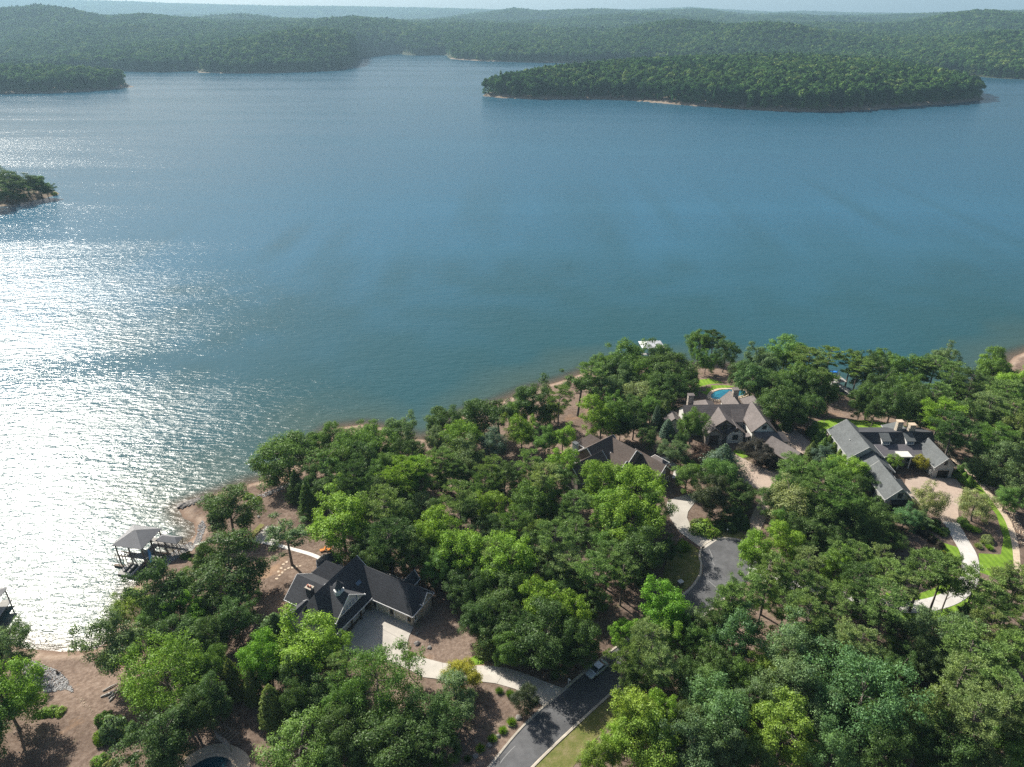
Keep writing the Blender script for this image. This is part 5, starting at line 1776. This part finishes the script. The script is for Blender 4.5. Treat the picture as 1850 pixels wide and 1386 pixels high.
lounge(583, 996, R(20), 'left of two orange lounge chairs behind the charcoal-roofed house')
lounge(594, 995, R(-10), 'right of two orange lounge chairs behind the charcoal-roofed house')


def post_box(px_, py_, label, mat, rz):
    x, y, z = ground(px_, py_)
    c = tag(empty('mailbox', (x, y, z), rz), label, 'mailbox')
    MB().box(-0.05, 0.05, -0.05, 0.05, -0.3, 1.15).build('post', M[mat], c)
    MB().bar((0, 0, 0.9), (0.3, 0, 1.1), 0.06).build('brace', M[mat], c)
    V, Fc = [], []
    prof = [(-0.11, 0), (0.11, 0), (0.11, 0.14), (0.08, 0.22), (0, 0.25), (-0.08, 0.22), (-0.11, 0.14)]
    for xx in (-0.1, 0.42): V += [(xx, a, 1.15 + b) for a, b in prof]
    Fc = [(i, (i + 1) % 7, 7 + (i + 1) % 7, 7 + i) for i in range(7)] + [tuple(range(7))[::-1], tuple(range(7, 14))]
    obj('box', V, Fc, M[mat], c)


post_box(1027, 1236, 'white post box at the foot of the lower drive', 'white', R(-40))
post_box(1268, 997, 'black post box at the left edge of the turning circle', 'metal', R(10))
x, y, z = ground(1313, 966)
lp = tag(empty('garden_lamp', (x, y, z)), 'small white lamp post on the verge at the turning circle', 'lamp post')
MB().lathe([(0.07, -0.3), (0.05, 1.2)], 8).build('post', M['metal'], lp)
MB().lathe([(0.08, 1.2), (0.16, 1.3), (0.16, 1.55), (0.05, 1.68)], 8).build('lamp_head', M['white'], lp)
x, y, z = ground(1229, 1056)
ub = tag(empty('utility_box', (x, y, z), R(30)), 'pale green utility box on the shaded verge beside the lane', 'utility box')
MB().box(-0.5, 0.5, -0.4, 0.4, -0.1, 0.8).build('cabinet', M['roof_grey'], ub)
MB().slab([(-0.56, -0.46, 0.86), (0.56, -0.46, 0.86), (0.56, 0.46, 0.92), (-0.56, 0.46, 0.92)], [(0, 1, 2, 3)], 0.06).build('lid', M['cream'], ub)

# cut logs and driftwood
for k, (px_, py_, rz, L) in enumerate([(231, 1372, 0.5, 0.8), (239, 1378, -0.4, 0.9), (246, 1383, 0.2, 0.7), (229, 1366, 1.1, 0.6)]):
    x, y, z = ground(px_, py_)
    lg = tag(empty('cut_log', (x, y, z), rz), 'freshly cut orange log, %s of four by the slope bottom' % ['second from left', 'third from left', 'rightmost', 'topmost'][k], 'log', 'cut logs')
    b_ = MB().lathe([(0.28, -L / 2), (0.28, L / 2)], 10).build('bark', M['bark'], lg)
    e1 = MB().lathe([(0.26, -L / 2 - 0.012), (0.26, L / 2 + 0.012)], 10).build('cut_face', M['wood_cut'], lg)
    for o in (b_, e1):
        o.rotation_euler = (R(78), 0, 0)
        o.location = (0, 0, 0.26)
for k, (a, b) in enumerate([((186, 1250), (214, 1235)), ((190, 1258), (212, 1246)), ((196, 1262), (216, 1248)), ((182, 1260), (205, 1252)), ((198, 1268), (208, 1258))]):
    A, B = ground(*a), ground(*b)
    o = MB().tube([(A[0], A[1], A[2] + 0.14), ((A[0] + B[0]) / 2, (A[1] + B[1]) / 2, (A[2] + B[2]) / 2 + 0.24), (B[0], B[1], B[2] + 0.16)], [0.12, 0.16, 0.08], 7).build('driftwood_log', M['driftwood'], smooth=True)
    tag(o, 'bleached fallen trunk at the cove edge, %s of five from the top' % ['first', 'second', 'third', 'fourth', 'fifth'][k], 'log', 'bleached trunks at the cove')
A, B = ground(237, 1366), ground(252, 1356)
tag(MB().tube([(A[0], A[1], A[2] + 0.1), (B[0], B[1], B[2] + 0.12)], [0.07, 0.05], 6).build('fallen_branch', M['driftwood']), 'pale fallen branch lying near the cut logs', 'branch')
# stump on the beach
x, y, z = ground(104, 1218)
st = MB().tube([(0, 0, -0.2), (0.05, 0, 0.35), (0.02, 0.05, 0.9)], [0.3, 0.2, 0.14], 8).tube([(0, 0, 0.2), (0.6, 0.2, 0.35), (1.0, 0.3, 0.5)], [0.12, 0.08, 0.03], 6).build('tree_stump', M['bark'], None, (x, y, z))
tag(st, 'dark weathered stump on the cove beach', 'stump')
x, y, z = ground(1764, 725)
bt = tag(empty('rowing_boat', (x, y, z + 0.1), R(20)), 'small white boat pulled up under trees near the right shore', 'boat')
Vb, Fb = hull(13, 4.6, 0.85, 0.32)
obj('hull', Vb, Fb, M['white'], bt, smooth=True)
MB().box(-0.2, 0.2, -0.6, 0.6, 0.42, 0.47).build('thwart', M['timber'], bt)
# ------------------------------------------------------------------ trees and shrubs, one by one
KIND = {
    'b': [broadleaf(11), broadleaf(12, lob=0.4), broadleaf(13, K=90, crf=(0.16, 0.30)), broadleaf(14, base=0.10, K=130), broadleaf(15, lob=0.22, K=140, crf=(0.12, 0.2)), broadleaf(16, lob=0.5, K=110), broadleaf(17, base=0.22, lob=0.35)],
    'B': [broadleaf(18, H=16, RR=8.2, K=300, per=190, ls=(0.11, 0.21), base=0.1, lob=0.34, crf=(0.085, 0.16))],
    'w': [broadleaf(21, H=10, RR=4.2, K=120, per=170, ls=(0.08, 0.15), flat=1.15, base=0.16, lob=0.18, crf=(0.13, 0.22)), broadleaf(22, H=10, RR=4.0, K=110, per=170, ls=(0.08, 0.16), flat=1.1, base=0.2, lob=0.28, crf=(0.13, 0.24))],
    'a': [broadleaf(31, H=13, RR=3.6, K=46, per=150, ls=(0.10, 0.19), base=0.34, lob=0.45, crf=(0.15, 0.24)), broadleaf(32, H=13, RR=3.6, K=40, per=150, ls=(0.10, 0.2), base=0.38, lob=0.5, crf=(0.15, 0.24))],
    'p': [pine(41), pine(42, base=0.42), pine(43, base=0.55, nb=22), pine(44, density=1.2, nb=30), pine(45, base=0.5, nb=22, RR=3.6)],
    'c': [cone(51), cone(52, ragged=0.3), cone(53, ragged=0.12, power=0.6)],
    'f': [cone(56, H=9, RR=3.0, ragged=0.45, power=0.9, n=9000)],
    's': [shrub(61), shrub(62, H=1.4), shrub(63, H=1.0, RR=1.0)],
    't': [tuft(71), tuft(72)],
}
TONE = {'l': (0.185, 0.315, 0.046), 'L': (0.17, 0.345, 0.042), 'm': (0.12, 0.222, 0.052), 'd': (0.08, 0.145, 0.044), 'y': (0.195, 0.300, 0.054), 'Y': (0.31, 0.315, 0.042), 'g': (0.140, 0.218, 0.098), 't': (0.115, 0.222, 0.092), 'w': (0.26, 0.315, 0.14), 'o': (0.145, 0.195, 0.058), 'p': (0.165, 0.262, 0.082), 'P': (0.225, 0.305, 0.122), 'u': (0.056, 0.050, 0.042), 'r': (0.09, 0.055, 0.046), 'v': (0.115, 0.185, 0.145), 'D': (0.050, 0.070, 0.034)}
TONE_W = {'l': 'bright green', 'L': 'vivid green', 'm': 'mid green', 'd': 'dark green', 'y': 'yellow green', 'Y': 'golden yellow', 'g': 'grey green', 't': 'blue green', 'w': 'pale green', 'o': 'olive', 'p': 'green', 'P': 'pale green',
          'u': 'purple', 'r': 'dark red', 'v': 'blue grey', 'D': 'bronze'}
KIND_W = {'B': 'spreading broadleaf tree', 'b': 'broadleaf tree', 'w': 'fine-leaved tree', 'a': 'open-crowned tree', 'p': 'pine', 'c': 'conical evergreen', 'f': 'feathery cedar', 's': 'shrub', 't': 'grass clump'}
NAME = {'B': 'broadleaf_tree', 'b': 'broadleaf_tree', 'w': 'fine_leaved_tree', 'a': 'open_crowned_tree', 'p': 'pine_tree', 'c': 'conical_evergreen', 'f': 'cedar_tree', 's': 'shrub', 't': 'grass_clump'}
CAT = {'s': 'shrub', 't': 'grass clump'}
# photo x, y of the crown's middle, crown width in photo pixels, kind, tone, optional height in metres
TREES = '''
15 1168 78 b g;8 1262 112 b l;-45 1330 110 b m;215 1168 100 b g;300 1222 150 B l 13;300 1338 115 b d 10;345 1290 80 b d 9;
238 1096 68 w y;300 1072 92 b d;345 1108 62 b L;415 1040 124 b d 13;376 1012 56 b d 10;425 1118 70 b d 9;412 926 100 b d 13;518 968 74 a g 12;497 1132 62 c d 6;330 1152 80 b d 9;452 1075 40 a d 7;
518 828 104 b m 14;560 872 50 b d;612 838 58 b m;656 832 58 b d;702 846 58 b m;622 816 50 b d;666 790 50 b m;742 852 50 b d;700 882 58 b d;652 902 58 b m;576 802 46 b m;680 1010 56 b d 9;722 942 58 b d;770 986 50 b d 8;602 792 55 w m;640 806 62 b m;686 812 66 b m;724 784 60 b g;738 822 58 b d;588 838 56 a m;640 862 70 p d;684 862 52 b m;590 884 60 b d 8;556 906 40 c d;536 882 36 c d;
618 950 112 b l 13;690 908 84 p p;731 890 36 b y 6;766 922 60 w g;624 876 46 b l;702 966 82 p d;744 1000 70 b d;728 850 74 p l;655 1000 60 b d 8;
800 766 58 b d;860 756 82 b d;902 744 60 a d 13;964 726 66 b d;934 746 46 b m;1010 716 54 p p 14;1046 700 64 a d 14;1066 672 52 p p;1090 668 46 b m;1108 656 34 b d;
834 790 58 b l;790 800 46 b g;888 802 48 b v;944 782 56 b l 11;920 748 36 w y;985 796 42 b m;1017 792 40 b l;986 756 30 w l;1002 742 36 w y;1086 756 62 b l;1092 706 48 b g;
794 832 52 p p;750 846 58 p l;844 830 66 b g;826 848 44 p p;890 850 58 p p;874 872 48 p m;958 838 58 p p;984 862 62 p P;1016 842 52 b l;1000 872 62 b d;912 862 46 b d;
830 892 74 p p;886 918 60 b l;966 906 70 b m;926 940 56 p m;992 916 44 b l;1036 908 58 p p;760 870 44 p m;850 930 50 b d 8;905 960 50 b d 8;
784 968 74 b l 13;790 1030 60 b m 9;832 1000 80 b l 12;838 1062 64 b d 9;868 962 46 w g;894 1000 54 p P;920 1018 96 b l 13;910 1082 84 b d 10;
1000 968 78 p p;1042 964 58 p p;990 1012 60 b g;1026 1010 62 p P;1070 1026 64 p p 14;1100 1000 62 p p;1096 1032 46 p m;950 985 60 b d 9;
985 1094 78 b l 12;1030 1112 64 b l 12;985 1158 104 b d 11;905 1132 74 b d 9;862 1118 60 b d 9;885 1160 48 c o 7;1010 1180 70 b d 8;1048 1160 70 b d 11;
1090 872 74 b l 13;1150 882 92 b l 14;1142 942 102 b l 14;1108 926 72 b l 12;1150 1002 92 b d 12;1098 975 60 b m;1176 925 60 b m 11;1206 994 44 b d 7;1234 984 26 s l 2.4;1126 1032 62 p p;
1286 896 62 b D 10;1336 906 48 b d 5;1318 926 40 b d 4;1275 952 50 s y 2.2;1262 944 28 s o 1.8;1300 858 62 b m 9;1342 888 46 b d 6;1334 930 24 c d 5;1346 944 20 c d 4;1322 950 30 s d 1.6;1300 946 30 s d 2;1240 862 50 b m 7;1240 830 18 s m 1.8;1251 838 17 s l 2;1263 846 16 s l 2.2;1306 832 66 f v 9;
1140 648 62 b m;1160 656 34 p p;1190 650 58 b d;1218 672 84 b d 13;1120 672 52 b d;1156 712 62 w w 9;1166 680 46 b m;1192 700 44 b d;1110 752 64 b m;1146 760 54 b d;1130 690 44 b g;1220 700 50 b d;
1202 748 32 c o 8;1186 756 20 c v 8;1206 776 28 c v 6;1250 768 50 b m 10;1216 816 46 b g 6;1270 816 40 b r 4.5;1372 816 56 b u 5.5;1170 790 40 b d 7;1232 800 30 b d 6;
1310 640 48 b d;1264 620 42 b m;1290 612 38 p d;1276 656 30 b m 8;1262 640 24 a m;
1375 662 58 b g;1420 642 66 b m;1442 638 44 p p;1466 650 60 p p;1358 688 62 b t;1392 702 52 b d;1430 692 62 b m;1400 732 62 b d;1462 702 62 b d;1440 746 52 b d;1484 690 52 p p;1420 712 50 b d;1466 740 46 b d;1340 676 40 b d;
1470 776 24 c m 5;1480 792 24 c m 5;1488 806 22 c m 5;1445 852 72 b m 6.5;1466 816 24 c o 6;1398 836 30 b u 3;1430 868 40 b d 5;1420 770 24 s d 2;
1498 642 44 p p;1538 652 44 p p 14;1482 684 48 b d;1552 662 42 p p 14;1574 672 62 b d;1592 656 46 b m;1632 672 62 b m;1666 666 44 p p;1690 662 62 p p;1704 652 46 b g;1722 672 52 p p;1572 722 56 b d;1612 732 62 b d;1652 732 62 b d;1686 712 52 p p;1484 716 46 b d;1556 732 40 b d;1590 700 50 b d;1636 705 50 b m;
1725 712 56 c m 11;1756 692 62 p d;1790 662 46 b l;1800 668 52 b m;1838 698 60 b l;1822 712 62 p p;1700 746 68 p l;1726 772 72 p d;1790 736 58 p P;1832 742 58 p p;1786 766 32 b l;1842 716 48 b m;1766 812 50 b g 6;1722 800 42 b g 5;1832 782 62 b o;1812 830 72 b g;1842 834 52 b g;1762 846 44 b g 5;1792 862 40 s g 3;1760 760 60 b d;1668 760 40 b d 7;1845 870 60 b g;1820 900 50 b m 6;1775 700 40 b d;1800 790 60 p m;
1613 833 27 w y 4.2;1666 836 27 w Y 4.4;1735 852 20 c m 4;1743 862 15 c l 3;1751 870 15 c l 3;
1488 794 18 c y 4.5;1498 800 18 c y 4.5;1508 810 18 c y 4.5;1518 822 18 c y 4.5;1527 832 18 c y 4.5;1490 822 36 b v 6;1540 852 62 b l 7;1500 850 50 b m 7;1570 870 40 b d 5;
1680 903 62 w w 8;1765 912 66 w w 8;1428 904 92 w w 10;1482 932 84 b d 10;1542 942 84 b d 10;1592 942 70 b d 7;1452 962 72 b d 9;1520 892 82 p m;1586 906 34 s d 3;1478 878 70 p p;1560 980 60 b d 7;1610 975 50 b d 5;1510 970 60 b d 8;
1636 936 44 b t 6;1662 935 40 b g 4;
1658 957 17 s u 1.6;1673 963 17 s u 1.6;1685 973 18 s u 1.6;1698 983 18 s u 1.6;1675 990 18 s u 1.6;1693 993 19 s u 1.6;1697 1004 18 s u 1.5;1680 1006 17 s u 1.5;1689 1000 8 s Y 0.8;1706 998 9 s Y 0.9;1706 1006 8 s Y 0.8;
1684 952 16 t m;1695 958 16 t m;1704 964 14 t g;1746 950 18 t m;1756 954 18 t l;1764 956 16 t l;1786 972 22 s w 1.4;1768 985 14 t w;1788 988 14 t l;1778 978 14 t w;1740 940 20 s m 1.4;1672 946 22 s d 1.6;1690 944 22 s d 1.6;1708 958 18 s d 1.3;
1514 1002 64 p p;1556 1006 56 p p;1512 1032 58 b l 12;1556 1052 74 p d;1600 1032 64 p p;1592 1008 50 p P;1672 1022 80 p p 15;1706 1032 62 p p 14;1764 1060 84 p p 15;1790 1096 74 p d 14;1838 1052 82 p P;1836 1072 74 p p;1600 1090 84 p p 14;1562 1100 60 p d;1500 1092 62 p p;1636 1062 62 p P;1718 1058 40 a g 10;1745 1110 40 a g 9;
1362 1000 58 b l 11;1420 984 54 b l 10;1390 1036 74 p p 14;1342 1062 76 p p 14;1320 1082 62 p p 13;1442 1042 64 p p 14;1464 1012 56 p P;1472 1062 62 p p;1420 1092 62 p p;1462 1112 82 p p;1302 1104 62 p d;1380 1080 60 p m;1530 1070 60 p p;
1200 1102 80 b L 12;1126 1146 54 b L;1216 1142 62 b l;1180 1162 74 p P 14;1126 1192 62 p p 13;1196 1202 62 p P 13;1262 1162 62 b m;1330 1142 86 b t 12;1290 1202 72 b d;1346 1226 62 b m 8;1434 1172 104 b g 13;1430 1232 114 b g 13;1386 1216 60 b y 9;1240 1230 60 b d 9;1150 1240 60 b d 8;
1140 1302 94 b y 13;1190 1292 62 b l 11;1290 1292 114 b t 13;1180 1352 94 b y 12;1250 1362 94 b g 12;1302 1352 84 b g 12;1418 1328 112 b y 13;1356 1372 72 b d 9;1110 1350 60 b l 9;1075 1375 60 b y 8;1230 1310 60 b g 11;
1556 1262 190 B t 16;1472 1272 94 b g 12;1500 1172 72 b g 12;1556 1166 84 p P 14;1690 1152 94 b g 11;1670 1196 52 b g 9;1682 1292 80 b o 12;1640 1190 50 b d 6;1700 1215 60 b d 6;1620 1140 40 b d 6;
1762 1172 104 p p 15;1740 1214 72 p P 14;1802 1242 94 p p 15;1832 1284 84 p P 15;1762 1292 94 p P 15;1832 1182 74 p p 15;1842 1132 62 p p 15;1790 1132 62 p P 14;1832 1352 84 b m 10;1720 1352 84 b d 10;1600 1372 94 b d 11;1500 1365 80 b t 12;1780 1380 70 b g 8;1870 1240 80 p p 15;1880 1330 80 b g 12;1660 1345 60 b d 9;
682 1236 152 B m 14;836 1218 58 b Y 6;822 1272 82 b g 7;948 1262 46 b D 5;768 1302 92 b d 10;720 1352 122 b d 11;792 1352 82 b d 9;737 1188 30 a m 7;640 1270 70 b m 10;
924 1303 18 t l;908 1318 17 t l;889 1333 17 t l;868 1351 17 t l;902 1247 15 t m;921 1252 16 t m;845 1370 14 t d;1001 1224 13 t g;
550 1172 116 b l 12;470 1192 74 b L 11;540 1222 72 b d 9;612 1200 54 p P;420 1226 46 c o 9;456 1244 36 c o 8;492 1276 58 c o 9;384 1204 52 b m 9;540 1352 132 w m 9;570 1256 82 b d 8;382 1262 72 b d 9;595 1180 60 b l 10;630 1320 80 b d 10;
76 1287 24 s y 0.9;92 1284 26 s y 1.1;106 1285 24 s y 0.9;182 1330 30 s l 2.2;186 1296 30 s m 2;205 1312 54 s g 3.6;241 1316 30 s g 2.6;180 1372 30 s l 1.4;198 1382 26 s w 1.4;455 908 22 s y 0.8;465 902 18 s y 0.8;448 896 20 s y 1;450 914 16 s Y 1.2;
335 1003 20 s m 1.2;375 992 12 s m 0.9;356 1009 18 s w 1.3;362 994 9 s d 0.6;344 1010 8 s y 0.6;
-20 352 60 b d 15;20 330 46 b d 16;-10 322 50 b d 17;46 332 44 b d 14;70 336 36 b m 13;84 344 26 b d 9;30 350 40 b m 10;98 349 12 s y 2.0;
'''
LANDMARKS = [((250, 965), 'the boathouse'), ((640, 1080), 'the charcoal-roofed house'), ((680, 1120), 'the concrete court'), ((1110, 830), 'the brown-roofed house'), ((1310, 755), 'the stone pool house'),
             ((1620, 810), 'the grey dormered house'), ((1318, 1010), 'the turning circle'), ((1080, 1205), 'the parked car'), ((1745, 1000), 'the white curved drive'), ((110, 1180), 'the cove beach'),
             ((480, 965), 'the lakeside patio'), ((1230, 925), 'the pale upper drive'), ((1175, 620), 'the white dock roof'), ((1515, 680), 'the blue slide'), ((60, 350), 'the islet tip'),
             ((1000, 1330), 'the lower end of the lane'), ((390, 1370), 'the lower pool'), ((860, 1215), 'the lower concrete drive'), ((1360, 850), 'the tan forecourt'), ((1690, 900), 'the gravel court'),
             ((760, 795), 'the sandy gap in the shore'), ((1840, 640), 'the right-hand sand spit'), ((1850, 1386), 'the bottom right corner'), ((1400, 1386), 'the bottom edge by the lane')]
ORD = ['leftmost', 'second from left', 'third from left', 'fourth from left', 'fifth from left', 'sixth from left', 'seventh from left', 'eighth from left', 'ninth from left', 'tenth from left', 'eleventh from left', 'twelfth from left']
rt = random.Random(9)
ent = []
for s in TREES.replace('\n', '').split(';'):
    w = s.split()
    if len(w) < 5: continue
    ent.append((float(w[0]), float(w[1]), float(w[2]), w[3], w[4], float(w[5]) if len(w) > 5 else None))

# smaller trees added between the large crowns, to cover and shade sunlit ground
WOODS = [([(600, 900), (760, 850), (900, 850), (1040, 900), (1060, 960), (1100, 1060), (1040, 1150), (930, 1180), (850, 1120), (790, 1040), (740, 1000), (650, 1000)], 34, 'bbbp', 'dmdp'),
         ([(1120, 1180), (1280, 1120), (1480, 1100), (1640, 1150), (1850, 1110), (1850, 1386), (1120, 1386)], 24, 'bbpb', 'dmpg'),
         ([(1390, 890), (1500, 860), (1580, 920), (1620, 980), (1500, 1000), (1400, 970)], 14, 'bbp', 'dmd'),
         ([(1360, 690), (1465, 690), (1475, 745), (1400, 755)], 8, 'bbb', 'dmd'),
         ([(1565, 700), (1660, 700), (1690, 760), (1565, 745)], 8, 'bbb', 'dmd'),
         ([(1700, 700), (1850, 680), (1850, 860), (1770, 800)], 14, 'bbp', 'dgp'),
         ([(230, 1060), (360, 1040), (400, 1130), (600, 1240), (760, 1300), (760, 1386), (560, 1386), (520, 1300), (420, 1230), (330, 1290), (280, 1240)], 16, 'bbb', 'dmd'),
         ([(1060, 660), (1250, 660), (1250, 720), (1160, 770), (1080, 780)], 16, 'bbb', 'dmd')]
rw = random.Random(31)
for poly_, cnt, ks, ts in WOODS:
    A = np.array(poly_, float)
    got, tries = 0, 0
    while got < cnt and tries < 3000:
        tries += 1
        q = (rw.uniform(A[:, 0].min(), A[:, 0].max()), rw.uniform(A[:, 1].min(), A[:, 1].max()))
        if not in_poly(np.array([q]), A)[0]: continue
        s = 26 + 26 * (q[1] - 650) / 700
        if min(math.hypot(q[0] - e_[0], (q[1] - e_[1]) * 1.2) for e_ in ent) < s * 0.75: continue
        ent.append((q[0], q[1], s * rw.uniform(1.0, 1.35), rw.choice(ks), rw.choice(ts), rw.uniform(6.5, 9.0)))
        got += 1


def rel_text(px_, py_):
    (lx, ly), nm = min(LANDMARKS, key=lambda l: math.hypot(l[0][0] - px_, l[0][1] - py_))
    dx, dy = px_ - lx, py_ - ly
    if abs(dx) > abs(dy) * 1.2: return ('left of ' if dx < 0 else 'right of ') + nm
    return ('beyond ' if dy < 0 else 'in front of ') + nm


made = []
for (px_, py_, D, k, tn, Hm) in ent:
    var = KIND[k]
    i = rt.randrange(len(var))
    trunk, crown, H0, R0, zc = var[i]
    z = 6.0
    H = Hm or H0
    islet = px_ < 110 and py_ < 400
    x = y = g = 0.0
    for _ in range(18):
        x, y = at(px_, py_, z)
        g = float(isle_h('islet', np.array([(x, y)]))[0][0]) if islet else hz(x, y)
        g = max(g, 0.05 if not islet else 0.3)
        rad = D / 2 / px_per_m(x, y, z)
        if Hm is None:
            H = {'B': 15.0, 'b': min(max(rad * 2.7, 6.0), 14.0), 'w': max(rad * 2.2, 4.0), 'a': 12.0, 'p': min(max(rad * 3.4, 10.5), 14.5), 'c': rad * 4.0, 'f': rad * 3.0, 's': rad * 1.2, 't': rad * 1.25}[k]
        z = 0.5 * z + 0.5 * (g + H * zc)
    rad *= 1.0 if k in 'cst' else 1.04
    e = empty(NAME[k], (x, y, g - (0.0 if k in 'st' else 0.05)), rt.uniform(0, 6.283))
    sxy, sz = rad / R0, H / H0
    e.scale = (sxy * rt.uniform(0.94, 1.06), sxy * rt.uniform(0.94, 1.06), sz)
    t1 = link('stem' if k in 'st' else 'trunk', trunk, e)
    c1 = link('foliage' if k in 'st' else 'crown', crown, e)
    q = rt.uniform(0.94, 1.24)
    hgr = rt.uniform(-0.06, 0.06)
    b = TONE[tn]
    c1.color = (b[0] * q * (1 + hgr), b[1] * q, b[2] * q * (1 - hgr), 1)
    size = '' if k in 'st' else ('tall ' if H > 12.4 else ('small ' if H < 6.5 else ''))
    made.append((px_, py_, e, k, '%s%s %s %s' % (size, TONE_W[tn], KIND_W[k], rel_text(px_, py_))))
by = {}
for m_ in made: by.setdefault(m_[4], []).append(m_)
for lab, ms in by.items():
    ms.sort(key=lambda q: q[0])
    for n_, m_ in enumerate(ms):
        full = lab
        if len(ms) > 1: full = '%s, %s' % (lab, ORD[n_] if n_ < len(ORD) else 'number %d from left' % (n_ + 1))
        tag(m_[2], full, CAT.get(m_[3], 'tree'), {'B': 'broadleaf trees on the peninsula', 'b': 'broadleaf trees on the peninsula', 'w': 'fine-leaved trees', 'a': 'open-crowned trees', 'p': 'pines on the peninsula', 'c': 'conical evergreens', 'f': 'cedars', 's': 'garden shrubs', 't': 'ornamental grass clumps'}[m_[3]] if not (m_[0] < 110 and m_[1] < 400) else 'trees on the islet')
# low undergrowth in the shade of the wood: leaf litter sprigs nobody could count
rgu = np.random.RandomState(77)
wood = np.array(gpoly([(560, 960), (720, 850), (900, 830), (1040, 900), (1120, 1050), (1060, 1180), (900, 1150), (800, 1040)]))
wood2 = np.array(gpoly([(1130, 1220), (1300, 1100), (1500, 1110), (1650, 1140), (1850, 1120), (1850, 1386), (1100, 1386)]))
wood3 = np.array(gpoly([(1380, 900), (1560, 870), (1640, 960), (1600, 1000), (1420, 980)]))
C_, Nn_ = [], []
for W_, n_ in ((wood, 420), (wood2, 700), (wood3, 240)):
    P = np.column_stack([rgu.uniform(W_[:, 0].min(), W_[:, 0].max(), n_ * 3), rgu.uniform(W_[:, 1].min(), W_[:, 1].max(), n_ * 3)])
    P = P[in_poly(P, W_)][:n_]
    Zp = land_h(P)
    for p, z in zip(P, Zp):
        m_ = 34
        r_ = rgu.uniform(0.35, 1.0)
        d = rdir(rgu, m_)
        d[:, 2] = np.abs(d[:, 2])
        C_.append(np.array([p[0], p[1], z]) + d * r_ * np.array([1, 1, 0.8]))
        Nn_.append(d + rgu.normal(size=d.shape) * 0.5)
Vu, Fu = leaves(rgu, np.vstack(C_), np.vstack(Nn_), rgu.uniform(0.08, 0.2, sum(len(c) for c in C_)))
M['under'] = foliage('undergrowth_leaf', use_obj=False, col=(0.06, 0.10, 0.03))
tag(link('undergrowth', fast_mesh('undergrowth', Vu, Fu, M['under'])), 'low green undergrowth scattered beneath the wood', 'undergrowth', kind='stuff')

# ------------------------------------------------------------------ haze
hm, hn, ho = new_mat('lake_haze')
pv = N(hn, 'ShaderNodeVolumePrincipled')
pv.inputs['Color'].default_value = (0.50, 0.78, 1.0, 1)
pv.inputs['Density'].default_value = 0.00009
pv.inputs['Anisotropy'].default_value = 0.25
hn.links.new(pv.outputs[0], ho.inputs['Volume'])
tag(MB().box(-12500, 12500, -2500, 12500, -4.5, 330).build('haze', hm), 'thin blue summer haze over the lake', 'haze', kind='stuff')
